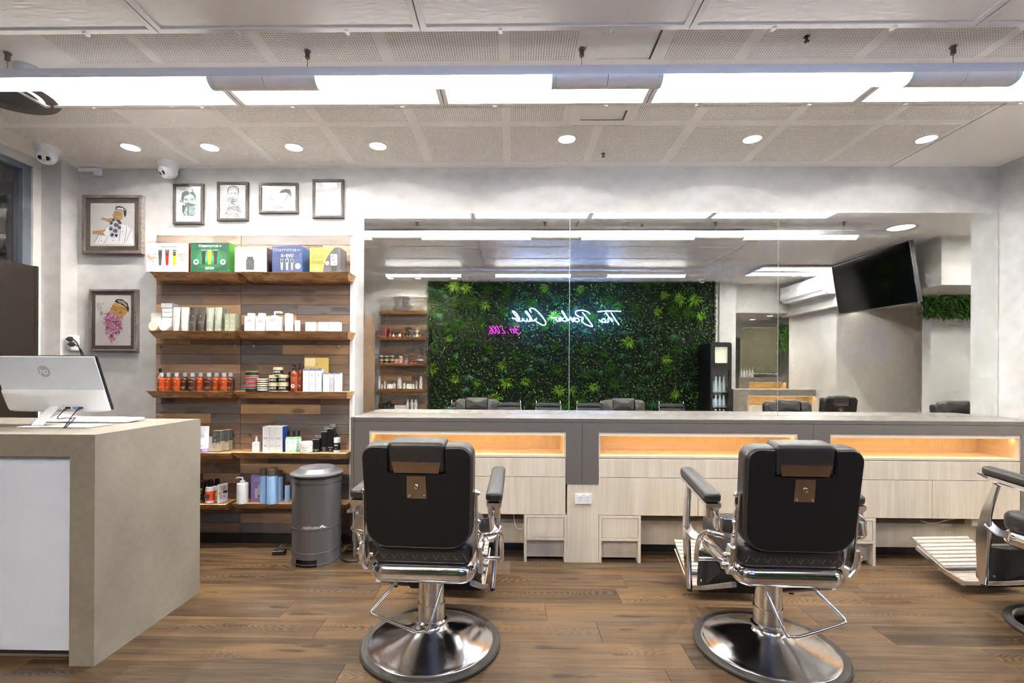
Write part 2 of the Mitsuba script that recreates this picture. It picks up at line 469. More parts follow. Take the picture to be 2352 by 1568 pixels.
struct('wall_alcove', cat([bx(4.96, 5.10, -1.40, -0.12, 0, 2.33), bx(4.96, 6.15, -0.24, -0.12, 0, 2.33), bx(6.15, 6.27, -1.0, -0.12, 0, 2.33), bx(6.15, 8.2, -1.06, -0.96, 0, 2.33), bx(5.36, 8.2, 0.95, 1.08, 0, 2.33)]), 'plaster')
struct('wall_added_annex', cat([bx(-4.4, 8.3, -5.75, -5.6, 0, ZC), bx(3.70, 3.82, -5.6, -1.1, 0, ZC), bx(7.9, 8.1, -5.6, -1.06, 0, ZC)]), 'plaster')  # shell of an added annex, built where a second mirror reflects the room
# window on the left, night outside
w1 = struct('window_1', bx(-3.60, -3.594, -1.0, 3.44, 0.08, 2.80), 'glass')
part(w1, 'frame', cat([bx(-3.63, -3.555, 3.44, 3.50, 0.0, 2.80, .004), bx(-3.63, -3.555, 1.2, 1.25, 0.08, 2.78, .004), bx(-3.63, -3.555, -1.0, 3.44, 2.76, 2.80, .004), bx(-3.63, -3.555, -1.0, 3.44, 0.08, 0.13, .004)]), rgb('#59626c', 0.4))
part(w1, 'jamb', bx(-3.64, -3.54, 3.50, 3.562, 0.0, 2.80, .003), rgb('#d8d4cf', 0.5))
st = struct('wall_outside', cat([bx(-6.5, -6.4, -2, 4.5, 0, 3.5), bx(-6.5, -3.7, -2, 4.5, -0.1, 0)]), rgb('#3a3b3d', 0.8))
# trims: white edge right of the timber panels
struct('trim_2', bx(at(808, 800, YW)[0], at(815, 800, YW)[0], 3.655, YW, 0.30, 2.33), rgb('#e4e2de', 0.5))
struct('baseboard_back', bx(-2.72, -1.22, 3.63, 3.662, 0.0, 0.065), rgb('#17130f', 0.6))

# ================================================================ lamps
def troffer(name, label, group, x0, x1, y0, y1, z, lit=True, L=L_TROFFER, w=3):
    t = thing(name, label, 'ceiling light', group)
    part(t, 'frame', ring(x0, x1, y0, y1, 0.022, z, z + 0.017), rgb('#dcdbda', 0.4))
    if lit:
        p = trimesh.Trimesh([[x0 + .022, y0 + .022, z + .006], [x1 - .022, y0 + .022, z + .006], [x1 - .022, y1 - .022, z + .006], [x0 + .022, y1 - .022, z + .006]], [[0, 2, 1], [0, 3, 2]], process=False)
        part(t, 'diffuser', p, 'white', emit=[L * 1.02, L * 0.985, L * 0.925], weight=w)
    part(t, 'back_tray', bx(x0 + .003, x1 - .003, y0 + .003, y1 - .003, z + .013, z + .017), 'white')
    return t
xs = [-1.565, -0.41, 0.760, 1.955]
ys = [2.50, 2.815]
edges = [-2.765, -1.587, -0.405, 0.757, 1.945, 3.13]
wh = ['leftmost, above the reception desk', 'second from the left, above the live edge shelves', 'middle one, in front of the ceiling hatch', 'second from the right, above the middle mirror', 'rightmost, running out of the frame']
for k in range(5):
    t = troffer('ceiling_troffer', 'glowing white light panel on the ceiling, ' + wh[k], 'row of lit light panels', edges[k] + .004, edges[k + 1] - .004, 2.495, 2.80, 2.850)
    for q in (0.25, 0.8):
        xx = edges[k] + q * 1.17
        part(t, 'clip', cat([bx(xx - .012, xx + .012, 2.798, 2.812, 2.844, 2.86, .003), bx(xx - .004, xx + .004, 2.802, 2.81, 2.86, ZC)]), 'white')

# the unlit raft of prismatic panels overhead
redge = [-2.75, -1.575, -0.412, 0.756, 1.975, 2.70]
for k in range(5):
    for j in range(3):
        y1 = 2.115 - 0.585 * j; y0 = y1 - 0.58
        t = thing('prismatic_panel', 'unlit grey panel of the ceiling raft, %s row from the mirror, %s from left' % (ORD[j + 1], ORD[k + 1]), 'ceiling panel', 'hanging ceiling raft')
        part(t, 'frame', ring(redge[k] + .003, redge[k + 1] - .003, y0, y1, 0.026, 2.800, 2.835), rgb('#cfcdcb', 0.4))
        part(t, 'diffuser', bx(redge[k] + .028, redge[k + 1] - .028, y0 + .025, y1 - .025, 2.806, 2.812), 'prism')
        if j == 0:
            for q in (0.3, 0.72):
                xx = redge[k] + q * (redge[k + 1] - redge[k])
                part(t, 'clip', cat([bx(xx - .008, xx + .008, 2.10, 2.13, 2.796, 2.805, .002), bx(xx - .006, xx + .006, 2.118, 2.13, 2.80, ZC), lathe([(0.001, 0), (.009, .001), (.009, .012), (.001, .013)], 10, (xx, 2.124, 2.80))]), 'white')

# hanging tube lights
def pendant(label, x0, x1, y, z0, tubes, joints, hangers, L):
    t = thing('tube_pendant', label, 'pendant light')
    prof = [(-.045, .035), (-.05, .05), (-.045, .078), (-.025, .09), (.025, .09), (.045, .078), (.05, .05), (.045, .035)]
    lo = [[(x, y + a, z0 + b) for a, b in prof] for x in (x0, x0 + .004, x1 - .004, x1)]
    part(t, 'profile', loft(lo), 'aluwhite', 40)
    half = [(.040 * math.cos(a), .036 - .036 * math.sin(a)) for a in np.linspace(-.45, math.pi + .45, 15)]
    hc = [(.046 * math.cos(a), .036 - .038 * math.sin(a)) for a in np.linspace(0, math.pi, 11)]
    bl = [x0] + [v for ab in tubes for v in ab] + [x1]
    for a, b in zip(bl[0::2], bl[1::2]):                         # closed aluminium covers between the tubes
        cuts = [a] + [j for j in joints if a < j < b] + [b]
        for p, q in zip(cuts, cuts[1:]):
            part(t, 'cover', loft([[(xx, y + u, z0 + v) for u, v in hc] for xx in (p + .0012, q - .0012)]), rgb('#e2e0de', 0.42), 40)
    for a, b in tubes:
        pts = [[(xx, y + u, z0 + v) for u, v in half] for xx in (a + .02, b - .02)]
        n = len(half); v = np.vstack(pts); i = np.arange(n - 1)
        f = np.vstack([np.stack([i, i + 1, i + 1 + n], 1), np.stack([i, i + 1 + n, i + n], 1)])
        mm = trimesh.Trimesh(v, f, process=False)
        if mm.face_normals[n // 2][2] > 0: mm.invert()
        d = part(t, 'tube', mm, 'white', emit=[L * 1.01, L * .99, L * .95], weight=4)
        for xx in (a, b - .02):
            part(d, 'end_ring', loft([[(q, y + u * 1.02, z0 + v) for u, v in hc] for q in (xx, xx + .02)]), rgb('#cfe4dc', 0.2), 40)
    for hx in hangers:
        part(t, 'hanger', lathe([(.004, 0), (.011, .004), (.011, .034), (.016, .036), (.016, .040), (.003, .041)], 16, (hx, y, ZC - .042)), rgb('#6d665f', 0.35, metal=1.0), 40)
        part(t, 'wire', tube([(hx, y, z0 + .088), (hx, y, ZC - .04)], .0016, 6, sm=False), rgb('#6d665f', 0.35, metal=1.0))
pendant('long aluminium tube pendant in front of the lit light panels', -2.95, 3.83, 2.34, 2.685, [(-2.64, -1.46), (-.975, .20), (.685, 1.885), (2.35, 3.54)], [-1.21, .445, 2.12], [-1.01, .325, 2.09, -2.5, 3.4], L_TUBE)
pendant('second tube pendant, near the green wall, seen in the mirror', -2.07, 2.76, .33, 2.685, [(-1.88, -.74), (-.28, .85), (1.34, 2.5)], [-.5, 1.1], [-1.0, .6, 1.75], L_REAR_TUBE)

def downlight(label, x, y, z, L, r=.055, spot=None, group=None, colr=(1, .95, .86)):
    t = thing('downlight', label, 'downlight', group)
    part(t, 'rim', loft([[(x + q * math.cos(a), y + q * math.sin(a), z + h) for a in np.linspace(0, 2 * math.pi, 24, endpoint=False)] for q, h in ((r, -.003), (r * 1.04, -.007), (r * 1.25, -.006), (r * 1.27, 0.001))], cap=False), 'white', 40)
    n = 20; v = [(x, y, z - .0045)] + [(x + r * math.cos(a), y + r * math.sin(a), z - .0045) for a in np.linspace(0, 2 * math.pi, n, endpoint=False)]
    part(t, 'lens', trimesh.Trimesh(v, [[0, 1 + (k + 1) % n, 1 + k] for k in range(n)], process=False), 'white', emit=[L * q for q in colr], weight=.4)
    if spot:
        scene[t + '_beam'] = {'type': 'spot', 'to_world': T().look_at(origin=[x, y, z - .009], target=[x, y + .05, z - 1], up=[0, 1, 0]), 'cutoff_angle': 72.0, 'beam_width': 30.0,
                              'intensity': {'type': 'rgb', 'value': [spot * q for q in colr]}, 'sampling_weight': .5}
    return t
dl = [(300, 337), (482, 337), (675, 337), (868, 334), (1302, 318), (1728, 318), (2128, 318)]
wd = ['leftmost of its row', 'second from the left in its row', 'third from the left in its row', 'right of the four above the shelves', 'beside the access hatch', 'above the right hand mirror', 'rightmost, beside the dark ceiling gap']
for (px, py), wdd in zip(dl, wd):
    q = onz(px, py, ZC)
    downlight('small glowing round downlight in the perforated ceiling, ' + wdd, q[0], q[1], ZC, L_DOWN, .055, L_SPOT, 'downlights along the mirror wall')
for k, (px, py) in enumerate([(897, 638), (960, 638), (1043, 633)]):
    q = vir(px, py, 8.08)
    downlight('warm round downlight above the rear shelves, %s from the left' % ORD[k + 1], q[0], q[1], ZC, L_DOWN * .8, .05, L_SPOT * 1.2, 'warm downlights at the rear', (1, .88, .68))
q = vir(2055, 524, 5.23)
downlight('large round warm ceiling light near the television', 4.13, q[1], ZC - .002, 7.0, .12, 9.0, None, (1, .93, .8))
for k, (X, Y) in enumerate(((5.25, .02), (4.72, -1.6), (4.70, -2.2))):
    downlight('small warm downlight in the low soffit, %s from the television' % ORD[k + 1], X, Y, 2.31 if k == 0 else 2.36, L_DOWN * .7, .045, L_SOFFIT, 'soffit downlights', (1, .86, .66))
troffer('ceiling_troffer', 'white light panel on the right ceiling, the one nearer the mirror', 'pair of panels on the right ceiling', 3.60, 4.80, .04, .35, 2.832, L=L_REAR, w=2)
troffer('ceiling_troffer', 'white light panel on the right ceiling, the one nearer the rear wall', 'pair of panels on the right ceiling', 3.62, 4.80, -.30, .01, 2.832, L=L_REAR, w=2)
troffer('ceiling_troffer', 'added light panel that lights the added back annex', None, 5.6, 6.8, -3.6, -3.2, 2.83, L=L_ADDED_ANNEX, w=1)  # lamp added only to light the annex
troffer('ceiling_troffer', 'added unseen light panel brightening the niche on the far right', None, 5.0, 6.2, 2.6, 2.9, 2.832, L=L_ADDED_NICHE, w=3)  # lamp added out of view to brighten the walls on the right

# ceiling fittings
def turret(label, x, y, z, yaw, s=1.0, tilt=35):
    t = thing('security_camera', label, 'security camera')
    part(t, 'base', lathe([(.02 * s, -.034 * s), (.046 * s, -.032 * s), (.056 * s, -.012 * s), (.057 * s, 0)], 32, (x, y, z)), 'whitegloss', 40)
    cz = z - .045 * s
    part(t, 'eyeball', mv(rot(trimesh.creation.icosphere(3, .045 * s), 0), x, y, cz), 'whitegloss', True)
    d = np.array([math.cos(math.radians(yaw)) * math.cos(math.radians(tilt)), math.sin(math.radians(yaw)) * math.cos(math.radians(tilt)), -math.sin(math.radians(tilt))])
    u = np.cross(d, [0, 0, 1]); u /= np.linalg.norm(u); v = np.cross(u, d)
    disc = lathe([(.001, 0), (.030 * s, 0), (.032 * s, .004 * s), (.001, .005 * s)], 24)
    part(t, 'face_plate', xf(disc, np.array([x, y, cz]) + d * .036 * s, u, v, d), 'whitegloss', 40)
    for sg, nm in ((-1, 'lens'), (1, 'sensor')):
        part(t, nm, xf(lathe([(.001, 0), (.0105 * s, 0), (.0105 * s, .003 * s), (.001, .004 * s)], 16), np.array([x, y, cz]) + d * .0405 * s + u * sg * .014 * s, u, v, d), 'blackgloss', 40)
q = onz(107, 338, ZC); turret('white dome security camera at the left end of the ceiling, above the conduit', q[0], q[1], ZC, -62, 1.35)
q = onz(353, 357, ZC); turret('white dome security camera above the square framed print', q[0] + .02, 3.60, ZC, -120, 1.3)
q = vir(1612, 648, 7.9); turret('white dome security camera in front of the plant wall, seen in the mirror', q[0], q[1], ZC, 90, 1.2)
q = vir(1685, 652, 7.9); turret('white dome security camera beside the grey pillar, seen in the mirror', q[0], q[1], ZC, 60, 1.0)
q = onz(18, 128, ZC); turret('cream dome camera on the ceiling at the left edge', q[0], q[1] + .10, ZC, -60, 1.1)
s = thing('motion_sensor', 'small white motion sensor at the top left of the wall, right of the conduit', 'sensor')
q = onz(199, 372, ZC)
part(s, 'body', mv(rot(cushion(.07, .06, .06, .02, .025, .012, .006), 90, (1, 0, 0)), q[0], 3.69, ZC - .035), 'whitegloss', 50)
part(s, 'arm', bx(-3.36, q[0], 3.66, 3.69, ZC - .035, ZC - .008, .004), rgb('#dcd8d0', .5))
vt = thing('round_vent', 'dark oval ceiling vent partly behind the leftmost light panel', 'vent')
q = onz(28, 208, ZC)
part(vt, 'rim', lathe([(.15, -.008), (.20, -.022), (.235, -.014), (.245, 0)], 40, (q[0] - .05, q[1], ZC)), rgb('#4a4542', .6), 40)
part(vt, 'bowl', lathe([(.001, -.012), (.09, -.014), (.15, -.0095)], 40, (q[0] - .05, q[1], ZC - .006)), rgb('#2b2c2f', .6), 40)
for k, (px, py) in enumerate(((950, 618), (1225, 622))):
    q = vir(px, py, 7.2)
    solo('ceiling_speaker', loft([[(q[0] + r_ * math.cos(a), q[1] + r_ * math.sin(a), ZC + h) for a in np.linspace(0, 2 * math.pi, 30, endpoint=False)] for r_, h in ((.12, .0), (.12, -.008), (.10, -.012), (.02, -.008))]), rgb('#b9bcc2', .5), 'flat round ceiling speaker behind the raft, %s from the left in the mirror' % ORD[k + 1], 'speaker', smooth=40)
for k, q in enumerate((onz(1386, 352, ZC), onz(1853, 83, ZC))):
    solo('sprinkler_head', cat([lathe([(.003, -.028), (.012, -.026), (.012, -.023), (.005, -.02), (.005, -.006), (.014, -.004), (.014, 0)], 14, (q[0], q[1], ZC))]), rgb('#4f4a45', .3, metal=1.0), ['tiny dark sprinkler head in the ceiling right of the access hatch', 'tiny dark sprinkler head above the tube pendant, right side'][k], 'sprinkler', smooth=40)

# ================================================================ the mirror, three panes
mx = [at(835, 700, YM)[0], at(1308, 700, YM)[0], at(1787, 700, YM)[0], 3.638]
zt, zb = at(1500, 489, YM)[2], 0.988
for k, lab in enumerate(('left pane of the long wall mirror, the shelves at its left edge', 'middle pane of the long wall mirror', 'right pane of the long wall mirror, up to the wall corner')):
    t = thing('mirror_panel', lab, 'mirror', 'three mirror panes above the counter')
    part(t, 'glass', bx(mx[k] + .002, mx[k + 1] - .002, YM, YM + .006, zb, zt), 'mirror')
    part(t, 'edge', bx(mx[k] + .001, mx[k + 1] - .001, YM + .002, YW, zb - .001, zt + .002), rgb('#cfd6d3', .3))  # pale backing in the seams stands in for the bevels' bright reflection

# ================================================================ the counter with its three stations
YF = 3.33
Z0 = 0.99
cx_ = [at(813, 960, YF)[0], at(1337, 1030, YF)[0], at(1868, 1000, YF)[0], 3.62]
tp = solo('worktop', cat([bx(cx_[0], 3.635, YF + .001, YM - .001, Z0 - .03, Z0, .003)]), 'countertop', 'long smooth grey counter top under the mirror', 'counter')
zone = [(848, 1300), (1375, 1833), (1907, 2345)]
ztop, zn1, zn0, zd1, zd2 = at(1337, 992, YF)[2], at(1337, 997, YF)[2], at(1337, 1051, YF)[2], at(1337, 1096, YF)[2], at(1337, 1183, YF)[2]
zleg = at(1337, 1112, YF)[2]
wst = ['left', 'middle', 'right']
for k in range(3):
    x0, x1 = cx_[k] + .001, cx_[k + 1] - .001
    nx0, nx1 = at(zone[k][0], 1020, YF)[0], at(zone[k][1], 1020, YF)[0]
    t = thing('styling_station', 'grey framed oak styling station with a glowing niche, %s of three below the mirror' % wst[k], 'cabinet', 'styling stations')
    part(t, 'frame', cat([bx(x0, x1, YF, YF + .33, ztop, Z0 - .030), bx(x0, nx0, YF, YF + .33, zleg if k else 0.33, ztop), bx(nx1, x1, YF, YF + .33, zleg if k < 2 else 0, ztop)]), 'countergrey')
    e = .012
    nd = YF + .30
    ni = part(t, 'niche', cat([bx(nx0, nx1, nd, nd + .01, zn0, ztop - .001), bx(nx0, nx0 + e, YF + .004, nd, zn0, ztop - .001), bx(nx1 - e, nx1, YF + .004, nd, zn0, ztop - .001),
                          bx(nx0 + e, nx1 - e, YF + .004, nd, zn0, zn0 + .014), bx(nx0 + e, nx1 - e, YF + .004, nd, ztop - .013, ztop - .001)]), 'oak', uv=None)
    v = np.array([[nx0 + e + .01, YF + .03, ztop - .022], [nx1 - e - .01, YF + .03, ztop - .022], [nx1 - e - .01, YF + .045, ztop - .014], [nx0 + e + .01, YF + .045, ztop - .014]])
    mm = trimesh.Trimesh(v, [[0, 2, 1], [0, 3, 2]], process=False)
    if mm.face_normals[0][2] > 0: mm.invert()
    part(ni, 'light_strip', mm, 'white', emit=[L_LED, L_LED * .50, L_LED * .15], weight=2)
    part(ni, 'light_lip', bx(nx0 + e, nx1 - e, YF + .004, YF + .012, ztop - .026, ztop - .012), rgb('#d9cfc0', .5))
    carc = bx(nx0, nx1, YF + .022, YF + .33, zd2 + .002, zn0 - .0005)
    part(t, 'carcass', carc, 'oak', uv=uvoak(carc, 3 + k))
    def drawer(a, b, z0, z1, idn):
        m = bx(a + .0015, b - .0015, YF + .002, YF + .021, z0 + .0015, z1 - .0015, .001)
        return part(t, 'drawer_front', m, 'oak', uv=uvoak(m, idn))
    drawer(nx0, nx1, zd1, zn0 - .004, 11 + 5 * k)
    if k == 0: sp = [nx0, nx0 + .45 * (nx1 - nx0), nx1]
    elif k == 1: sp = [nx0, at(1604, 1140, YF)[0], nx1]
    else: sp = [nx0, at(2142, 1140, YF)[0], nx1]
    for j in range(2): drawer(sp[j], sp[j + 1], zd2, zd1, 12 + 5 * k + j)
    # small floor standing box with a drawer, and the recessed back panel and shelf
    bxs = {0: (1204, 1302), 1: (1376, 1472), 2: (1912, 2012)}[k]
    a, b = at(bxs[0], 1240, YF)[0], at(bxs[1], 1240, YF)[0]
    zsb = at(1337, 1238, YF)[2]
    lg = cat([bx(a, a + .018, YF + .002, YF + .30, 0, zd2), bx(b - .018, b, YF + .002, YF + .30, 0, zd2), bx(a + .018, b - .018, YF + .002, YF + .30, zsb - .010, zsb + .008), bx(a + .018, b - .018, YF + .002, YF + .30, zd2 - .018, zd2 - .001)])
    part(t, 'pedestal', lg, 'oak', uv=uvoak(lg, 31 + k))
    m = bx(a + .020, b - .020, YF + .004, YF + .022, zsb + .010, zd2 - .020, .001); part(t, 'pedestal_drawer', m, 'oak', uv=uvoak(m, 41 + k))
    m = bx(a + .018, b - .018, YF + .05, YF + .065, .02, zsb - .010); part(t, 'pedestal_back', m, 'oak', uv=uvoak(m, 44 + k))
    m = bx(nx0, nx1, YF + .20, YF + .215, .06, .21); part(t, 'back_panel', m, 'oak', uv=uvoak(m, 47 + k))
    m = bx(nx0, nx1, YF + .12 + .07, YF + .34, .21, .235); part(t, 'low_shelf', m, 'oak', uv=uvoak(m, 50 + k))
    part(t, 'toe_kick', bx(nx0, nx1, YF + .22, YF + .23, 0, .06), 'black')
# post with the power outlet between the left and the middle station
for k in (0, 1):
    a = at((1302, 1834)[k], 1200, YF)[0]; b = at((1376, 1910)[k], 1200, YF)[0]
    for s_, (u, v) in (('styling_station' if k == 0 else 'styling_station_001', (a + .002, cx_[k + 1])), ('styling_station_001' if k == 0 else 'styling_station_002', (cx_[k + 1] + .0002, b - .002))):
        m = bx(u, v, YF + .003, YF + .25, 0, zleg - .001); part(s_, 'post', m, 'oak', uv=uvoak(m, 61 + k))
def gpo(label, x, y, z, fac, w=.115, h=.072):
    t = thing('power_outlet', label, 'power outlet')
    pl = cushion(w, w, h, .010, .004, .004, .003, k=3)
    part(t, 'plate', fac(pl, x, y, z), 'whitegloss', 40)
    slots = []
    s = 1 if fac is facing else -1
    for sx in (-1, 1):
        cxx = s * sx * w * .22
        part(t, 'switch', fac(mv(lathe([(.011, 0), (.0105, .003), (.001, .004)], 16), cxx, h * .26, .0095), x, y, z), 'white', 40)
        for dx, ang in ((-.006, 25), (.006, -25), (0, 0)):
            slots.append(mv(rot(bx(-.0011, .0011, -.0035, .0035, 0, .0006), ang), cxx + dx, -h * .12 if dx else -h * .26, .0098))
    part(t, 'pin_slots', fac(cat(slots), x, y, z), rgb('#55504a', .5))
    return t
q = at(1340, 1145, YF); gpo('white double power outlet on the oak post below the counter', q[0], YF + .003, q[2], facing)
# left return of the counter
xl = cx_[0]
solo('counter_end', cat([bx(xl - .022, xl - .001, YF + .0, YM - .004, 0.336, Z0 - .001), bx(xl - .02, xl - .002, YF + .06, YM - .004, 0, .314)]), 'countergrey', 'plain grey end panel of the counter beside the timber shelving', 'panel')
q0, q1 = at(800, 1190, 3.62), at(836, 1190, 3.45)
solo('ledge', bx(xl - .06, xl - .002, 3.36, 3.655, .315, .335, .004), rgb('#7a746d', .5), 'thin grey ledge at the left foot of the counter', 'ledge')
solo('phone_cable', tube([(.01, 3.452, .318), (.013, 3.44, .27), (.03, 3.42, .21), (.07, 3.42, .20), (.085, 3.43, .25), (.07, 3.44, .31), (.06, 3.452, .318)], .0035, 8), 'white', 'white looped charging cable hanging under the left station', 'cable', smooth=True)
solo('white_cable', tube([(2.86, 3.44, .28), (2.93, 3.42, .268), (3.02, 3.42, .29), (3.15, 3.42, .315), (3.22, 3.45, .318)], .004, 8), rgb('#b9b2a6', .5), 'pale cable looping under the right station', 'cable', smooth=True)
solo('cable_box', bx(3.18, 3.27, 3.40, 3.46, .255, .318, .005), rgb('#c4bcae', .5), 'small pale adapter box under the right station drawers', 'adapter')

# ================================================================ timber panelling with live edge shelves
YP = 3.66
zp1 = at(580, 540, YP)[2]
xp = [at(358, 700, YP)[0], at(553, 700, YP)[0], at(808, 700, YP)[0]]
rr = random.Random(21)
row_h = (zp1 - .065) / 30.0
for k in range(2):
    t = thing('timber_panel', ('left', 'right')[k] + ' wall panel of horizontal reclaimed boards behind the live edge shelves', 'wall panel', 'reclaimed board panels')
    part(t, 'backing', bx(xp[k], xp[k + 1], YP + .014, YW - .003, .0, zp1 - .002), rgb('#cfae86' if k == 0 else '#3a2a20', .6))
    for r in range(30):
        z0 = .065 + r * row_h
        cuts = [xp[k] + .001]
        n = rr.choice((0, 1, 1)) if r < 29 else 0
        for _ in range(n): cuts.append(xp[k] + rr.uniform(.2, .8) * (xp[k + 1] - xp[k]))
        cuts = sorted(cuts) + [xp[k + 1] - .001]
        for a, b in zip(cuts, cuts[1:]):
            if b - a < .02: continue
            m = bx(a + .0006, b - .0006, YP + rr.uniform(0, .0025), YP + .016, z0 + .0006, z0 + row_h - .0006, .0012)
            idn = rr.randrange(1, 500)
            if r == 29: idn = (77, 41)[k]
            part(t, 'board', m, 'reclaimed', uv=uvbox(m, 0, 2, idn))
    for px, py in (((371, 796), (539, 795), (537, 997)), ((582, 795), (777, 797), (575, 997), (775, 997)))[k]:
        q = at(px, py, YP)
        part(t, 'bolt', xf(lathe([(.013, 0), (.013, .003), (.0075, .004), (.0075, .012), (.001, .013)], 12), (q[0], YP + .001, q[2]), FACE, UPZ, (0, -1, 0)), rgb('#9a9a9c', .35, metal=1.0), 40)

YS = 3.49
SHZ = [at(600, p, YS)[2] for p in (624, 760, 899, 1040, 1159)]
def live_shelf(label, x0, x1, z, seed, y0=YS, y1=YP, flip=1, th=.052, rake=.055, group='live edge shelves'):
    g = np.random.default_rng(seed); n = 40; L = []
    w1 = np.cumsum(g.normal(0, .0022, n)); w1 -= np.linspace(w1[0], w1[-1], n); w2 = np.cumsum(g.normal(0, .003, n)); w2 -= np.linspace(w2[0], w2[-1], n)
    s = 1 if y1 > y0 else -1
    for i, u in enumerate(np.linspace(0, 1, n)):
        x = x0 + u * (x1 - x0); sl = .0
        f = y0 + s * (w1[i]); fm = y0 + s * (rake * .35 + w2[i] * .8); fb = y0 + s * (rake + w2[i])
        inx = .022 * (1 if u < .5 else -1) if i in (0, n - 1) else 0
        L.append([(x, y1, z), (x, f, z), (x + .15 * inx, f + s * .004, z - .006), (x + .5 * inx, fm, z - th * .45 + w1[i] * .5), (x + inx, fb, z - th), (x + inx, y1, z - th)])
    return solo('live_edge_shelf', loft(L), 'edge', label, 'shelf', group)
ro = ['top', 'second', 'third', 'fourth', 'bottom']
ends = [((343, 541), (553, 800)), ((341, 536), (541, 800)), ((336, 528), (536, 799)), ((340, 530), (533, 797)), ((340, 519), (530, 795))]
for r in range(5):
    for k in range(2):
        a, b = at(ends[r][k][0], 700, YS)[0], at(ends[r][k][1], 700, YS)[0]
        live_shelf('%s live edge timber shelf on the %s panel' % (ro[r], ('left', 'right')[k]), a, b, SHZ[r] - (.004 if (k == 0 and r > 2) else 0), 100 + 10 * r + k, y0=YS + (.022 if (r == 4 and k == 1) else 0))

# ================================================================ reception desk
XD = -1.842; YD0, YD1, ZD = 2.10, 2.82, 1.022
d = thing('reception_desk', 'chunky concrete finish reception desk with a pale inset front panel', 'desk')
def slab(pts): return xf(trimesh.creation.extrude_polygon(Polygon(pts), YD1 - YD0, engine='earcut'), (0, YD1, 0), (1, 0, 0), (0, 0, 1), (0, -1, 0))
part(d, 'top', slab([(-3.3, ZD - .098), (XD - .112, ZD - .098), (XD - .0004, ZD), (-3.3, ZD)]), 'concrete')
part(d, 'side_leg', slab([(XD - .112, 0), (XD, 0), (XD, ZD - .0004), (XD - .112, ZD - .0985)]), 'concrete')
part(d, 'front_panel', bx(-3.3, XD - .113, YD0 + .028, YD0 + .046, .052, ZD - .099), rgb('#d6deec', .35), label='smooth pale blue grey front panel')
part(d, 'panel_lip', bx(-3.3, XD - .113, YD0 + .030, YD0 + .045, ZD - .145, ZD - .099), rgb('#b4bbc7', .4))
part(d, 'plinth', bx(-3.3, XD - .113, YD0 + .07, YD0 + .09, 0, .052), rgb('#5a544e', .6))

# computer, seen from behind
P0 = at(258, 942, 2.50); P1 = at(218, 818, 2.395)
up = P1 - P0; up[0] = 0; hgt = np.linalg.norm(up); up /= hgt
MW = .545; ori = np.array([P0[0] - MW, P0[1], P0[2]])
nrm = np.cross((1, 0, 0), up)           # towards the camera
def mon(m): return xf(m, ori, (1, 0, 0), up, nrm)
t = thing('computer', 'silver white all in one computer turned away, on the reception desk', 'computer')
part(t, 'screen_edge', mon(bx(0, MW + .001, 0.002, hgt, -.014, -.004, .002)), 'black')
part(t, 'back_cover', mon(bx(.001, MW - .005, .0, hgt - .001, -.004, .004, .003)), rgb('#cdd3de', .35))
L = []
for u in np.linspace(0, 1, 17):
    x = .003 + u * (MW - .012); b = .012 + .030 * (1 - (2 * u - 1) ** 4) ** .5
    L.append([(x, .0, .003), (x, .0, b * .5), (x, .02, b * .85), (x, .098, b), (x, .112 - .010 * (1 - (2 * u - 1) ** 2), b * .9), (x, .118, .003)])
part(t, 'chin_bulge', mon(loft(L)), rgb('#dfe1e5', .35), 25)
lc = np.array([MW * .475, hgt * .73])
ell = affinity.translate(affinity.rotate(affinity.scale(Point(0, 0).buffer(1, 32), .031, .030), 0), *lc)
part(t, 'logo_disc', mon(mv(flat(ell, .0008), 0, 0, .004)), rgb('#a3a6ac', .4))
part(t, 'logo_letters', mon(mv(text('hp', .036, t=.0006, bold=True), lc[0], lc[1] - .021, .0049)), rgb('#dcdfe4', .35))
pr = []
part(t, 'port_plate', mon(mv(rot(cushion(.115, .115, .028, .002, .004, .004, .001, k=3), 0), MW - .155, .036, .041)), rgb('#cdd0d5', .4))
for x, w_, col in ((MW - .185, .024, '#17181a'), (MW - .148, .022, '#5a79b8'), (MW - .118, .022, '#202124')):
    part(t, 'port', mon(bx(x - w_ / 2, x + w_ / 2, .03, .039, .043, .049, .001)), rgb(col, .4))
q = at(200, 936, 2.46); bz = ZD
nk = [mon_p for mon_p in (ori + np.array([MW * .39, 0, 0]) + up * .05 + nrm * .03,)][0]
f0 = onz(105, 985, ZD); f1 = onz(128, 982, ZD)
X0 = ori[0] + MW * .51
nk = np.array([X0, ori[1], ori[2]]) + up * .04 + nrm * .028
part(t, 'neck', bar([nk, nk + np.array([.004, -.022, -.022]), (X0 + .018, 2.372, ZD + .035), (X0 + .022, 2.345, ZD + .012)], .055, .010, (1, 0, 0)), rgb('#dde0e5', .3), 30)
part(t, 'foot', cat([bx(X0 - .055, X0 + .05, 2.318, 2.362, ZD + .0012, ZD + .007, .002), bx(X0 + .052, X0 + .29, 2.325, 2.47, ZD + .0012, ZD + .008, .003)]), rgb('#dfe2e6', .3), 30)
for k, (x, yb) in enumerate(((MW - .185, .0), (MW - .118, .0))):
    a = ori + np.array([x, 0, 0]) + up * .034 + nrm * .05
    g = onz((146, 150)[k], (985, 984)[k], ZD)
    solo('computer_cable', cat([tube([a, a + nrm * .018 + np.array([-.006, 0, -.006])], .0045, 8, sm=False), tube([a + nrm * .016 + np.array([-.004, 0, -.004]), a + nrm * .03 + np.array([-.025, 0, -.04]), (g[0] + (.012, .03)[k], g[1] + .02, ZD + .05), (g[0], g[1], ZD + .004)], .0024, 8)]), rgb('#1d1c1c', .4), ('black cable hanging from the left port of the computer', 'black cable hanging from the right port of the computer')[k], 'cable', 'cables from the computer', True)
a, b = onz(112, 968, ZD), onz(302, 970, ZD)
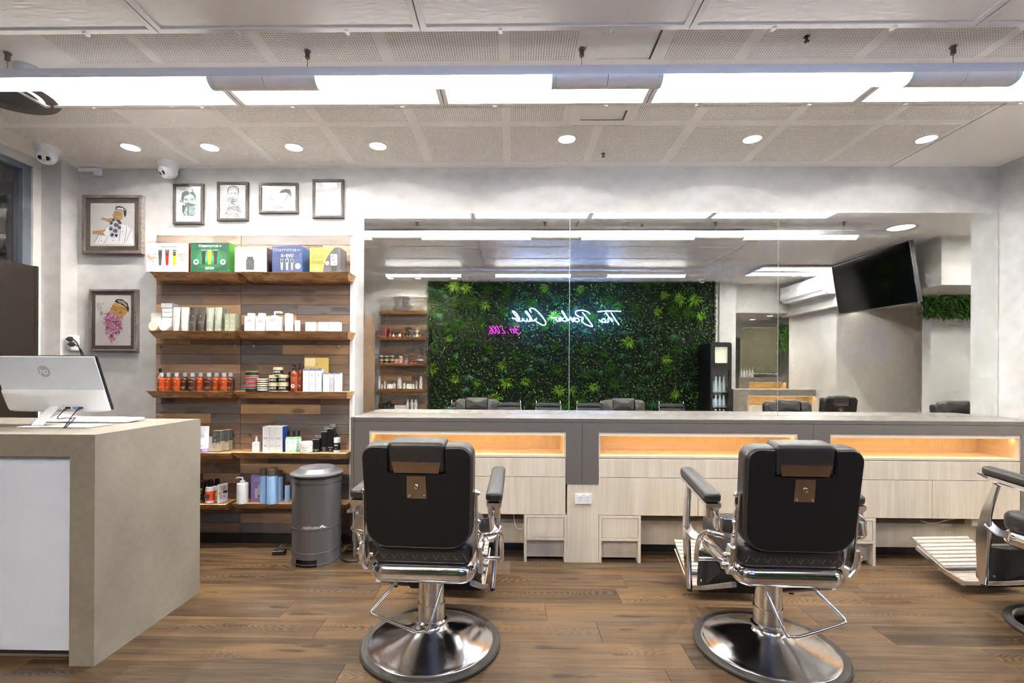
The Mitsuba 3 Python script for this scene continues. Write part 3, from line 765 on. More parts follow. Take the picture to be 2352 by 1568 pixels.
kb = thing('keyboard', 'white keyboard on the desk behind the computer foot', 'keyboard')
part(kb, 'body', rot(bx(-2.56, b[0], 2.56, 2.70, ZD + .001, ZD + .012, .004), 4, (1, 0, 0), (0, 2.56, ZD)), 'whitegloss')
part(kb, 'keys', rot(cat([bx(-2.54 + .0228 * i, -2.52 + .0228 * i, 2.575 + .03 * j, 2.60 + .03 * j, ZD + .012, ZD + .0145, .001) for i in range(16) for j in range(4) if -2.52 + .0228 * i < b[0] - .01]), 4, (1, 0, 0), (0, 2.56, ZD)), rgb('#d3d6db', .5), kind='stuff')
q = onz(133, 966, ZD)
solo('computer_mouse', mv(cushion(.062, .062, .11, .024, .03, .03, .010, .012), q[0], 2.69, ZD), 'whitegloss', 'white rounded mouse behind the computer neck', 'mouse', smooth=50)

# conduit, plugs and the dark board by the window
q = at(150, 600, 3.69)
cd = thing('conduit_pipe', 'grey conduit pipe running down the left wall corner', 'pipe')
part(cd, 'pipe', tube([(q[0], 3.685, ZC), (q[0], 3.685, .2)], .0135, 14, sm=False), rgb('#cfcac3', .5), 40)
for zz in (2.66, 2.2, 1.85, 1.6): part(cd, 'clip', cat([bx(q[0] - .022, q[0] + .022, 3.668, 3.70, zz, zz + .012, .003)]), rgb('#d7d3cc', .5))
solo('thin_cable', tube([(q[0] + .015, 3.67, ZC - .01), (q[0] + .035, 3.66, 2.72), (q[0] + .024, 3.668, 2.60), (q[0] + .030, 3.68, 2.3), (q[0] + .030, 3.68, 1.8), (q[0] + .030, 3.68, 1.62)], .004, 8), rgb('#d9d6d0', .5), 'thin pale cable hanging beside the conduit pipe', 'cable', smooth=True)
q = at(148, 786, 3.62)
wb = thing('socket_box', 'white wall socket box on the conduit, behind the computer', 'power outlet')
part(wb, 'box', bx(q[0] - .065, q[0] + .05, 3.62, 3.70, q[2] - .062, q[2] + .058, .006), 'white')
part(wb, 'plate', bx(q[0] - .035, q[0] + .045, 3.612, 3.622, q[2] - .052, q[2] + .05, .003), 'whitegloss')
for k, (px, py) in enumerate(((156, 778), (160, 790))):
    g = at(px, py, 3.58)
    pl = thing('power_plug', ('upper', 'lower')[k] + ' black plug in the wall socket box left of the prints', 'plug', 'plugs in the socket box')
    part(pl, 'body', xf(lathe([(.012, 0), (.019, .006), (.019, .022), (.010, .034), (.006, .045)], 18), (g[0], 3.612, g[2]), FACE, UPZ, (0, -1, 0)), 'black', 40)
    part(pl, 'lead', tube([(g[0], 3.57, g[2]), (g[0] + .04, 3.565, g[2] + .004), (g[0] + .062 + .012 * k, 3.60, g[2] - .05), (g[0] + .066 + .014 * k, 3.64, g[2] - .2), (g[0] + .06 + .014 * k, 3.66, g[2] - .42)], .0045, 8), 'black', True)
bd = thing('dark_board', 'tall dark brown board standing in front of the left window', 'board')
part(bd, 'panel', bx(-3.52, -3.49, 2.55, 3.47, .03, at(62, 612, 3.47)[2], .003), mat('darkboard', '#17110e', .7, spec=.15))
part(bd, 'edge', bx(-3.525, -3.485, 3.462, 3.49, .0, at(62, 612, 3.47)[2] + .004, .003), 'mat_darkboard')

# ================================================================ framed prints
def art_xf(x0, x1, z0, z1, y):
    return lambda m: xf(m, (x0, y, z0), FACE, UPZ)
def picture(label, px0, px1, py0, py1, dep, fw, mtl, matw, paper, drawing, group, dx=0, bmat=None):
    yf = YW - dep
    a, b = at(px0, py1, yf), at(px1, py0, yf)
    x0, x1, z0, z1 = a[0], b[0], a[2], b[2]
    t = thing('framed_print', label, 'framed print', group)
    w, h = x1 - x0, z1 - z0
    outer = sbox(0, 0, w, h); inner = sbox(fw, fw, w - fw, h - fw)
    X = lambda m, yy: xf(m, (x0, yy, z0), FACE, UPZ)
    bev = loft([[(0, 0, -dep), (w, 0, -dep), (w, h, -dep), (0, h, -dep)], [(0, 0, -.003), (w, 0, -.003), (w, h, -.003), (0, h, -.003)], [(.004, .004, 0), (w - .004, .004, 0), (w - .004, h - .004, 0), (.004, h - .004, 0)],
                [(fw - .003, fw - .003, 0), (w - fw + .003, fw - .003, 0), (w - fw + .003, h - fw + .003, 0), (fw - .003, h - fw + .003, 0)], [(fw, fw, -.012), (w - fw, fw, -.012), (w - fw, h - fw, -.012), (fw, h - fw, -.012)]], cap=False)
    part(t, 'frame', X(bev, yf), mtl)
    if matw: part(t, 'mat_board', X(flat(sbox(fw, fw, w - fw, h - fw).difference(sbox(fw + matw, fw + matw, w - fw - matw, h - fw - matw)), .002), yf + .011), rgb('#3c332f', .6), label='dark brown mat')
    m0 = fw + matw
    pw, ph = w - 2 * m0, h - 2 * m0
    part(t, 'paper', X(flat(sbox(m0 - .002, m0 - .002, w - m0 + .002, h - m0 + .002), .001), yf + .0125), rgb(paper, .55))
    lvl = 0
    for nm, col, geo in drawing:
        g = unary_union([q if q.is_valid else q.buffer(0) for q in geo])
        g = affinity.translate(affinity.scale(g, pw, ph, origin=(0, 0)), m0, m0).intersection(sbox(m0, m0, m0 + pw, m0 + ph))
        if g.is_empty: continue
        lvl += 1
        part(t, nm, X(flat(g.simplify(.0002), .0003), yf + .0116 - .0003 * lvl), rgb(col, .6))
    gl = xf(trimesh.Trimesh([(fw, fw, 0), (w - fw, fw, 0), (w - fw, h - fw, 0), (fw, h - fw, 0)], [[0, 1, 2], [0, 2, 3]], process=False), (x0, yf + .005, z0), FACE, UPZ)
    part(t, 'glazing', gl, 'glass')
    return t
def PG(area, *pts):
    x0, x1, y0, y1 = area
    return Polygon([((x - x0) / (x1 - x0), (y1 - y) / (y1 - y0)) for x, y in pts])
def LN(area, w, *pts):
    x0, x1, y0, y1 = area
    return LineString([((x - x0) / (x1 - x0), (y1 - y) / (y1 - y0)) for x, y in pts]).buffer(w, 2)
A = (155, 940, 575, 1340); r1 = random.Random(5)
swirl = []
for cx, cy, rad in ((520, 930, 34), (610, 960, 42), (680, 920, 30), (515, 1030, 36), (600, 1075, 40), (665, 1010, 30), (545, 1140, 34), (620, 1150, 26), (560, 880, 24), (645, 890, 22)):
    for f in (1.0, .62, .28):
        a0 = r1.random() * 360
        p = [(cx + rad * f * math.cos(math.radians(a0 + s)) * (1 - s / 900), cy + rad * f * math.sin(math.radians(a0 + s)) * (1 - s / 900)) for s in range(0, 300, 25)]
        swirl.append(LN(A, .0075, *p))
D1 = [('shirt', '#e6e4e6', [PG(A, (225, 1300), (330, 1130), (470, 960), (560, 1190), (700, 950), (800, 970), (890, 1050), (915, 1300))]),
      ('skin', '#b0875a', [PG(A, (590, 700), (720, 710), (735, 790), (715, 870), (650, 900), (560, 850), (548, 790)), PG(A, (345, 870), (370, 825), (450, 850), (545, 840), (560, 870), (470, 920), (430, 890)), PG(A, (190, 1125), (200, 1070), (330, 1062), (400, 1050), (440, 1060), (400, 1085), (385, 1110), (432, 1160), (330, 1140))]),
      ('beard', '#c9c9ce', [PG(A, (540, 870), (640, 900), (720, 890), (700, 1000), (650, 1140), (555, 1208), (490, 1080), (470, 940))]),
      ('hair', '#26242a', [PG(A, (598, 690), (605, 640), (660, 626), (720, 640), (785, 690), (797, 720), (700, 700), (640, 690)), PG(A, (738, 705), (797, 722), (792, 790), (765, 835), (745, 790)).buffer(-.004)]),
      ('highlight', '#d9dae2', [PG(A, (620, 680), (640, 655), (720, 665), (780, 705), (700, 692))]),
      ('ink', '#2c2a2e', swirl + [LN(A, .004, (575, 740), (700, 752)), LN(A, .004, (565, 780), (690, 790)), LN(A, .004, (570, 820), (640, 850)), LN(A, .005, (560, 855), (650, 900)), LN(A, .003, (215, 1080), (225, 1120)), LN(A, .003, (260, 1075), (265, 1125)), LN(A, .003, (300, 1070), (305, 1130)), LN(A, .003, (345, 1065), (335, 1130)), Point(.732, .333).buffer(.010), Point(.25, .12).buffer(.010), Point(.52, .12).buffer(.010)] + [LN(A, .003, *p) for p in (((235, 1280), (310, 1140)), ((290, 1280), (375, 1120)), ((400, 1285), (480, 1160)), ((700, 1000), (660, 1280)), ((790, 980), (800, 1080), (760, 1280)), ((885, 1040), (830, 1160), (790, 1270)), ((480, 960), (400, 1060)))])]
picture('square print of a man with a swirling grey beard, in a barnwood frame', 187, 325, 447, 582, .04, .026, 'barn', .034, '#c6c2be', D1, 'barnwood framed prints')
A = (228, 885, 318, 1252); r1 = random.Random(9)
bp = Polygon([(450, 660), (640, 680), (720, 800), (690, 1000), (540, 1200), (440, 1000), (380, 820)])
def strokes(n, seed, L=38):
    g = random.Random(seed); out = []
    while len(out) < n:
        x, y = g.uniform(370, 740), g.uniform(660, 1190)
        if bp.contains(Point(x, y)):
            a = g.uniform(0, 6.28); b = a + g.uniform(-.8, .8)
            p1_ = (x + L * math.cos(a), y + L * math.sin(a)); p2_ = (p1_[0] + L * .6 * math.cos(b), p1_[1] + L * .6 * math.sin(b))
            out.append(LN(A, .0065, (x, y), p1_, p2_))
    return out
D2 = [('skin', '#c0954f', [PG(A, (580, 455), (660, 490), (800, 560), (812, 640), (740, 720), (718, 790), (680, 700), (600, 660), (480, 645), (495, 590), (530, 550), (540, 500))]),
      ('hair', '#1f1a18', [PG(A, (578, 435), (620, 390), (720, 395), (820, 470), (850, 570), (828, 645), (795, 560), (700, 490), (610, 460))]),
      ('hair_streaks', '#e6d8c4', [LN(A, .006, (640, 420), (740, 440), (810, 520)), LN(A, .005, (660, 450), (740, 470), (800, 540))]),
      ('grey_coral', '#8d9192', strokes(85, 3) + [LN(A, .006, (480, 645), (430, 655), (375, 668)), Point((340 - 228) / 657, (1252 - 655) / 934).buffer(.045)] + [LN(A, .004, (x, y), (x + r1.uniform(-25, 25), y - 30)) for x, y in [(r1.uniform(265, 375), r1.uniform(480, 610)) for _ in range(26)]]),
      ('pink_coral', '#c23a86', strokes(95, 4)),
      ('ink', '#3a2a20', [LN(A, .004, (510, 560), (620, 610)), LN(A, .004, (540, 520), (630, 560)), LN(A, .004, (680, 540), (790, 590)), LN(A, .005, (665, 650), (700, 625), (720, 640), (700, 670))] + strokes(24, 6, 24))]
picture('tall print of a tilted head with a pink coral beard, in a barnwood frame', 203, 312, 664, 806, .04, .018, 'barn', .026, '#c9c3bf', D2, 'barnwood framed prints')
A = (118, 432, 145, 578)
g = random.Random(2)
dots = [LN((118, 432, 145, 578), .006, (x, y), (x + 6, y + 8)) for x, y in [(g.uniform(285, 355), g.uniform(395, 505)) for _ in range(60)]]
S1 = [('face', '#a9bab2', [PG(A, (210, 250), (250, 225), (330, 225), (362, 290), (355, 350), (300, 390), (230, 380), (205, 330))]),
      ('hair', '#41554f', [PG(A, (180, 290), (195, 220), (240, 195), (275, 205), (285, 240), (225, 265), (205, 330), (215, 360), (190, 330)), PG(A, (285, 215), (340, 210), (368, 260), (362, 330), (340, 260), (300, 235)), PG(A, (195, 370), (280, 385), (285, 505), (220, 505), (195, 450)), PG(A, (225, 345), (275, 345), (360, 365), (370, 350), (350, 385), (290, 392), (240, 385))]),
      ('beard', '#8fa9a0', [PG(A, (285, 392), (362, 380), (360, 470), (335, 508), (288, 505))]),
      ('ink', '#2f403b', dots + [LN(A, .012, (225, 300), (262, 296)), LN(A, .012, (298, 298), (340, 296)), LN(A, .010, (235, 312), (258, 312)), LN(A, .010, (305, 312), (330, 312)), LN(A, .006, (275, 300), (272, 345))] + [Point((x - 118) / 314, (578 - y) / 433).buffer(.018) for x, y in ((172, 310), (180, 330), (168, 325), (320, 190), (330, 200), (372, 370))]),
      ('lapel', '#f0f4f2', [PG(A, (222, 470), (248, 390), (262, 440), (240, 450), (232, 490)), PG(A, (240, 505), (250, 455), (262, 500))])]
picture('small black framed green ink portrait with a full beard, leftmost of four', 396, 466, 421, 514, .022, .021, 'blackframe' if mat('blackframe', '#2e2a28', .4) else '', 0, '#cdcdcc', S1, 'four small black frames')
def outline(A, cx, cy, rx, ry, a0, a1, w=.006, n=14):
    return LN(A, w, *[(cx + rx * math.cos(math.radians(a)), cy + ry * math.sin(math.radians(a))) for a in np.linspace(a0, a1, n)])
A = (658, 975, 125, 530); g = random.Random(3)
S2 = [('pale_shade', '#b4b4b4', [PG(A, (750, 175), (830, 140), (890, 180), (885, 260), (820, 290), (760, 260))]), ('paper_face', '#cfcfcf', [PG(A, (768, 200), (830, 165), (875, 200), (872, 255), (820, 280), (772, 255))]),
      ('ink', '#454545', [outline(A, 820, 200, 72, 62, 150, 400), outline(A, 820, 195, 66, 52, 170, 380), outline(A, 820, 270, 68, 30, 10, 170)] + [outline(A, x, y, 16, 16, 0, 320, .005, 9) for x, y in [(g.gauss(820, 45), g.uniform(290, 345)) for _ in range(14)]] + [outline(A, g.uniform(735, 915), g.uniform(380, 505), g.uniform(14, 24), g.uniform(14, 24), 0, 300, .0055, 9) for _ in range(40)] + [LN(A, .009, (790, 228), (810, 228)), LN(A, .009, (835, 228), (858, 228))])]
picture('small black framed line drawing of a man with a flower beard', 497, 569, 417, 506, .022, .021, 'blackframe', 0, '#cdcdcb', S2, 'four small black frames')
A = (1176, 1592, 132, 443); g = random.Random(4)
S3 = [('hair', '#4c4644', [PG(A, (1390, 225), (1410, 190), (1460, 170), (1520, 178), (1540, 220), (1532, 290), (1515, 240), (1470, 215))]),
      ('ink', '#565250', [outline(A, 1465, 245, 70, 62, 60, 200, .004), LN(A, .008, (1470, 310), (1485, 270), (1510, 240))] + [LN(A, .006, (1300 - s + g.uniform(-8, 8), y), (1300 + s * g.uniform(.2, 1), y + g.uniform(-6, 10))) for y, s in [(180, 5), (205, 14), (222, 14), (240, 26), (262, 30), (280, 40), (296, 46), (305, 52)]] + [LN(A, .010, (1310, 398), (1345, 412), (1400, 404), (1440, 410)), LN(A, .004, (1210, 405), (1310, 400)), LN(A, .004, (1440, 402), (1500, 406))])]
picture('small black landscape frame with a haircut sketch and a tree', 594, 684, 419, 489, .022, .021, 'blackframe', 0, '#cdcdcb', S3, 'four small black frames')
A = (1832, 2152, 95, 503)
S4 = [('ink', '#8f8c8a', [outline(A, 1915, 330, 58, 58, 180, 360, .004), outline(A, 1915, 330, 40, 48, 190, 300, .006), outline(A, 1895, 325, 28, 40, 180, 330, .005), outline(A, 1880, 325, 16, 30, 180, 330, .005), LN(A, .004, (2030, 200), (2060, 150), (2125, 115), (2120, 160), (2080, 210)), LN(A, .008, (1885, 425), (1940, 430), (2025, 428)), LN(A, .008, (1900, 440), (1930, 480)), LN(A, .008, (1940, 440), (1915, 480)), LN(A, .008, (1975, 435), (1970, 470)), LN(A, .006, (2000, 435), (1995, 465))])]
picture('small black framed faint pencil sketch, rightmost of four', 717, 789, 411, 500, .022, .021, 'blackframe', 0, '#cecdcc', S4, 'four small black frames')

# ================================================================ bin, adapter, leads on the floor
q = onz(727, 1283, 0); bxx, byy = at(728, 1180, 3.345)[0], 3.345
R = .161
t = thing('vacuum_bin', 'dark grey metal hair vacuum bin with a domed lid', 'bin')
zl = at(728, 1090, byy - .1)[2]; zt_ = at(728, 1067, byy)[2]
th_ = np.linspace(0, 2 * math.pi, 49)[:-1] - math.pi / 2
gap = [a for a in range(48) if abs((th_[a] + math.pi / 2 + .1 + math.pi) % (2 * math.pi) - math.pi) < .42]
body = lathe([(R, .085), (R, zl - .01)], 48, (bxx, byy, 0)); 
part(t, 'body', body, 'graphite', 40)
vv, ff = [], []
ring_i = [a for a in range(48) if a not in gap]
foot = []
for a in range(48):
    z0 = .048 if a in gap or (a + 1) % 48 in gap else .0
    p = [(bxx + (R + e) * math.cos(x), byy + (R + e) * math.sin(x)) for e in (.002,) for x in (th_[a], th_[(a + 1) % 48])]
    i = len(vv); vv += [(p[0][0], p[0][1], z0), (p[1][0], p[1][1], z0), (p[1][0], p[1][1], .088), (p[0][0], p[0][1], .088)]
    ff += [[i, i + 1, i + 2], [i, i + 2, i + 3]]
part(t, 'foot_ring', trimesh.Trimesh(vv, ff, process=False), 'graphite')
part(t, 'base_dark', lathe([(R - .02, .0), (R - .02, .085)], 32, (bxx, byy, 0)), 'black')
for zz in (.012, .086, .245, zl - .06):
    part(t, 'trim_ring', lathe([(R, zz), (R + .0035, zz + .002), (R + .0035, zz + .006), (R, zz + .008)], 48, (bxx, byy, 0)), rgb('#8d8d92', .3, metal=1.0), 40)
part(t, 'lid', lathe([(R + .008, zl - .012), (R + .014, zl - .008), (R + .014, zl), (R - .005, zl + .006), (R - .02, zl + .008), (R * .72, zl + .035), (R * .4, zt_ - .006), (R * .15, zt_), (.001, zt_ + .001)], 48, (bxx, byy, 0)), 'alu' if False else mat('lidgrey', '#7b7c81', .34, metal=.85), 25)
part(t, 'lid_seal', lathe([(R + .006, zl - .022), (R + .010, zl - .020), (R + .010, zl - .012), (R, zl - .011)], 48, (bxx, byy, 0)), 'black', 40)
tx = text('Hairvac', .020, .105, t=.001)
def wrap(m, z, ang0):
    v = np.array(m.vertices); a = -math.pi / 2 + ang0 + v[:, 0] / R; r_ = R + .0015 + v[:, 2]
    m = m.copy(); m.vertices = np.column_stack([bxx + r_ * np.cos(a), byy + r_ * np.sin(a), z + v[:, 1]]); return m
sh = trimesh.transformations.shear_matrix(.25, (1, 0, 0), (0, 0, 0), (0, 1, 0)) if False else np.eye(4); sh[0, 1] = .22
tx.apply_transform(sh)
part(t, 'lettering', wrap(tx, .256, .13), rgb('#c9c9cc', .4))
sw = flat(Polygon([(.0, 0), (.012, .016), (.022, .020), (.03, .010), (.038, .004), (.048, .006), (.036, -.002), (.026, .002), (.018, .010), (.010, .004)]).buffer(.001), .001)
part(t, 'swoosh', wrap(mv(sw, .056), .258, .13), rgb('#c9c9cc', .4))
q = onz(642, 1272, 0)
t = thing('power_adapter', 'small black power adapter with its lead on the floor left of the bin', 'adapter')
part(t, 'brick', mv(rot(bx(-.042, .042, -.028, .028, 0, .032, .004), 8), q[0], q[1], 0), 'black')
part(t, 'lead', tube([(q[0] + .03, q[1] + .03, .006), (q[0] - .03, q[1] + .07, .006), (q[0] - .035, q[1] + .10, .03), (q[0] + .01, q[1] + .09, .006), (q[0] + .10, q[1] + .06, .005), (bxx - .19, byy + .06, .005)], .004, 8), 'black', True)
solo('floor_lead', tube([(bxx + .165, byy + .12, .006), (bxx + .22, byy + .15, .006), (bxx + .34, byy + .10, .006), (bxx + .36, byy + .0, .006), (bxx + .25, byy - .06, .006), (bxx + .18, byy - .02, .01)], .0055, 8), 'black', 'black power lead curling on the floor right of the bin', 'cable', smooth=True)

# ================================================================ goods on the shelves
def z2(x, y): return 320 + .21684 * x, 520 + .21684 * y      # enlargements the goods were measured in
def z4(x, y): return 320 + .21684 * x, 780 + .21684 * y
def z5(x, y): return 430 + .22956 * x, 960 + .22956 * y
RZ = [SHZ[0], SHZ[1], SHZ[2], SHZ[3] , SHZ[4]]
def ext(Zf, x0, x1, ytop, r, yf):
    a = at(*Zf(x0, ytop), yf); b = at(*Zf(x1, ytop), yf)
    return a[0], b[0], RZ[r] + .0006, a[2]
def dim(h, k=.84):
    h = h.lstrip('#'); return '#%02x%02x%02x' % tuple(int(int(h[i:i + 2], 16) * k) for i in (0, 2, 4))
def pbox(name, label, Zf, x0, x1, ytop, r, dep, col, side=None, yf=None, group=None, ybot=None, cat_='box', rough=.4):
    yf = yf or YS + .012
    a, b, z0, z1 = ext(Zf, x0, x1, ytop, r, yf)
    if ybot is not None: z0 = at(*Zf((x0 + x1) / 2, ybot), yf)[2]
    t = thing(name, label, cat_, group)
    dep = min(dep, YP - yf - .004)
    part(t, 'carton', bx(a, b, yf, yf + dep, z0, z1, .0008), rgb(dim(col), rough))
    if side: part(t, 'side_panel', bx(b - .0002, b + .0006, yf + .001, yf + dep - .001, z0 + .001, z1 - .001), rgb(dim(side), rough))
    return t, (a, b, yf, z0, z1)
def pr(t, box, nm, s, u, v, h, col, width=None, bold=False):
    a, b, yf, z0, z1 = box
    w, hh = b - a, z1 - z0
    part(t, nm, facing(text(s, h * hh, width * w if width else None, .0004, bold), a + u * w, yf, z0 + v * hh), rgb(col, .45))
def shp(t, box, nm, geo, col, lvl=1, rough=.45):
    a, b, yf, z0, z1 = box
    g = affinity.scale(unary_union(geo), b - a, z1 - z0, origin=(0, 0))
    part(t, nm, facing(flat(g, .0003 * lvl), a, yf, z0), rgb(dim(col, .88), rough))
def clipper(u, v, w, h):
    body = Polygon([(u - .32 * w, v), (u + .32 * w, v), (u + .42 * w, v + .45 * h), (u + .5 * w, v + .7 * h), (u + .5 * w, v + .93 * h), (u - .5 * w, v + .93 * h), (u - .5 * w, v + .7 * h), (u - .42 * w, v + .45 * h)])
    head = sbox(u - .55 * w, v + .95 * h, u + .55 * w, v + h); pan = sbox(u - .34 * w, v + .62 * h, u + .34 * w, v + .88 * h)
    ring_ = Point(u, v - .03 * h).buffer(.16 * w).difference(Point(u, v - .03 * h).buffer(.08 * w))
    return body, head, pan, ring_
# five clipper boxes on the top shelf
t, B = pbox('clipper_box', 'white and orange clipper box with three clippers, top shelf far left', z2, 77, 522, 175, 0, .13, '#f3f1ef', '#c8321c', group='clipper boxes')
g = random.Random(1)
shp(t, B, 'orange_burst', [affinity.rotate(sbox(x, y, x + g.uniform(.03, .11), y + .012), g.uniform(-14, 14)) for x, y in [(g.choice((g.uniform(.01, .2), g.uniform(.70, .88))), g.gauss(.5, .10)) for _ in range(70)]], '#ee8a63')
pr(t, B, 'lettering', 'Gamma+', .49, .84, .07, '#3a3a3c', .40)
pr(t, B, 'small_lettering', 'BOOSTED', .50, .09, .045, '#4a4a4c', .22)
for k, (u, col) in enumerate(((.325, '#4d4648'), (.49, '#c9281e'), (.665, '#e8c81e'))):
    b_, h_, p_, r_ = clipper(u, .24, .088, .52)
    shp(t, B, 'clipper_print', [b_, r_], col, 2); shp(t, B, 'clipper_detail', [p_, h_], '#2e2c2e', 3)
t, B = pbox('clipper_box', 'green clipper box with a yellow and two black clippers, top shelf', z2, 541, 950, 172, 0, .13, '#1d4a34', '#3f9a2c', group='clipper boxes')
for k, (s_, col) in enumerate(((1.0, '#27613f'), (.75, '#2f7c4e'), (.5, '#3d9860'), (.3, '#5cb67e'))):
    shp(t, B, 'glow_print', [affinity.scale(Point(.5, .48).buffer(.5, 24), s_ * .9, s_ * .75)], col, 1 + .3 * k)
pr(t, B, 'lettering', 'Gamma+', .51, .85, .095, '#f2f4f2', .60, True)
pr(t, B, 'small_lettering', 'SKIN', .50, .09, .085, '#f2f4f2', .22, True)
for u, col in ((.345, '#15181a'), (.50, '#e6cf2f'), (.655, '#2a2422')):
    b_, h_, p_, r_ = clipper(u, .26, .105, .50)
    shp(t, B, 'clipper_print', [b_], col, 3); shp(t, B, 'blade_print', [h_], '#d9dcdc', 3.2)
for u in (.15, .845): shp(t, B, 'round_badge', [Point(0, 0).buffer(1, 16).difference(affinity.scale(sbox(-1, -1, 1, 1), .45, .3)) and affinity.translate(affinity.scale(Point(0, 0).buffer(1, 20).difference(sbox(-.45, -.3, .45, .4)), .07, .095), u, .34)], '#dfe6e1', 2.5)
t, B = pbox('clipper_box', 'white shaver box with a black patterned shaver, top shelf centre', z2, 1010, 1350, 220, 0, .13, '#eceae8', '#2a2627', group='clipper boxes')
pr(t, B, 'lettering', 'Gamma+', .48, .85, .11, '#96979a', .78)
pr(t, B, 'small_lettering', 'WIRELESS PRODIGY', .50, .67, .05, '#8a8b8c', .76)
shp(t, B, 'shaver_print', [sbox(.37, .10, .60, .5).buffer(.01), Polygon([(.385, .5), (.585, .5), (.575, .62), (.395, .62)])], '#3b393a', 2)
g = random.Random(8); shp(t, B, 'shaver_pattern', [sbox(x, y, x + .02, y + .015) for x, y in [(g.uniform(.38, .57), g.uniform(.14, .46)) for _ in range(26)]], '#77777a', 3)
for u, col in ((.195, '#b8b49a'), (.77, '#d2ccb6')): shp(t, B, 'round_badge', [affinity.scale(Point(u, .35).buffer(.06), 1, 1.3)], col, 2)
t, B = pbox('clipper_box', 'navy blue trimmer box with three metal trimmers, top shelf', z2, 1407, 1725, 207, 0, .13, '#45507f', '#1d5fa8', group='clipper boxes')
pr(t, B, 'lettering', 'Gamma+', .49, .80, .12, '#8fa3d6', .90)
pr(t, B, 'model_lettering', 'X-EVO', .50, .575, .115, '#eceef6', .42, True)
for u, col in ((.325, '#d9b67a'), (.50, '#d7dbe2'), (.665, '#b5a660')):
    b_, h_, p_, r_ = clipper(u, .08, .09, .46); shp(t, B, 'trimmer_print', [b_], col, 2); shp(t, B, 'trimmer_head', [p_], '#3a3f58', 3)
shp(t, B, 'round_badge', [affinity.scale(Point(.86, .23).buffer(.09), 1, 1.25)], '#eef0f6', 2)
g = random.Random(11); shp(t, B, 'star_dots', [Point(g.uniform(.05, .95), g.uniform(.3, .7)).buffer(.008, 2) for _ in range(36)], '#aab4dc', 1.5)
t, B = pbox('clipper_box', 'gold and charcoal shaver box, top shelf far right', z2, 1806, 2130, 222, 0, .13, '#e3b95a', '#403a41', group='clipper boxes')
shp(t, B, 'charcoal_side', [Polygon([(.44, 0), (.47, .3), (.56, .6), (.68, .82), (.82, 1), (1, 1), (1, 0)])], '#5a545a', 1)
pr(t, B, 'lettering', 'ZERO', .245, .54, .14, '#7d5a28', .36)
pr(t, B, 'model_lettering', 'FORGED', .25, .32, .14, '#8a3f14', .37, True)
shp(t, B, 'shaver_print', [sbox(.71, .30, .87, .70).buffer(.03)], '#c7c5c4', 2); shp(t, B, 'shaver_handle', [sbox(.70, .02, .88, .27)], '#332f33', 2)
g = random.Random(12); shp(t, B, 'shaver_pattern', [sbox(x, y, x + .018, y + .022) for x, y in [(g.uniform(.70, .87), g.uniform(.3, .7)) for _ in range(34)]], '#4a474a', 3)
shp(t, B, 'round_badge', [affinity.scale(Point(.575, .36).buffer(.065), 1, 1.3)], '#e6dcd6', 2)
shp(t, B, 'small_label', [sbox(.13, .10, .29, .15)], '#f0e0b8', 1)

def bottle(name, label, Zf, xc, w, ytop, r, prof, cols, yf=None, group=None, sq=False, cat_='bottle', n=20, ybot=None):
    """prof: list of (part name, [(r, z)...] in units of half width and height, material)"""
    yc = (yf or YS + .035)
    a = at(*Zf(xc - w / 2, ytop), yc); b = at(*Zf(xc + w / 2, ytop), yc)
    R_ = (b[0] - a[0]) / 2; X = (a[0] + b[0]) / 2; z0 = RZ[r] + .0006
    if ybot is not None: z0 = at(*Zf(xc, ybot), yc)[2]
    H = a[2] - z0
    t = thing(name, label, cat_, group)
    ph = math.pi / 4 if sq else 0
    for nm, pf, m in prof:
        if nm == 'spout':
            mm = tube([(X, yc, z0 + pf[0] * H), (X, yc, z0 + pf[1] * H), (X + pf[2] * R_, yc, z0 + pf[1] * H), (X + pf[2] * R_ * 1.25, yc, z0 + (pf[1] - .03) * H)], R_ * .16, 8, sm=False)
        elif sq and nm in ('body', 'band', 'lower_band'):
            lo = []
            for q, z in pf:
                o = rr_out(2 * R_ * q, 2 * R_ * q, 1.5 * R_ * q, R_ * .3 * q, R_ * .3 * q, 0, 5)
                lo.append(np.column_stack([o[:, 0] + X, o[:, 1] + yc, np.full(len(o), z0 + z * H)]))
            mm = loft(lo)
        else:
            mm = lathe([(q * R_, z * H) for q, z in pf], n, (X, yc, z0))
        part(t, nm, mm, m if m.startswith('mat_') else m, 35)
    return t, (X, yc, z0, R_, H)
def btext(t, I, nm, s, v, h, col, width=1.3, bold=False, sq=False):
    X, yc, z0, R_, H = I
    m = text(s, h * H, width * R_, .0003, bold)
    vv = np.array(m.vertices)
    if sq: y = yc - .75 * R_ - .0006 - vv[:, 2]
    else: y = yc - np.sqrt(np.maximum((R_ + .0006) ** 2 - vv[:, 0] ** 2, 1e-9)) - vv[:, 2]
    m.vertices = np.column_stack([X + vv[:, 0], y, z0 + v * H + vv[:, 1]])
    part(t, nm, m, rgb(col, .5))
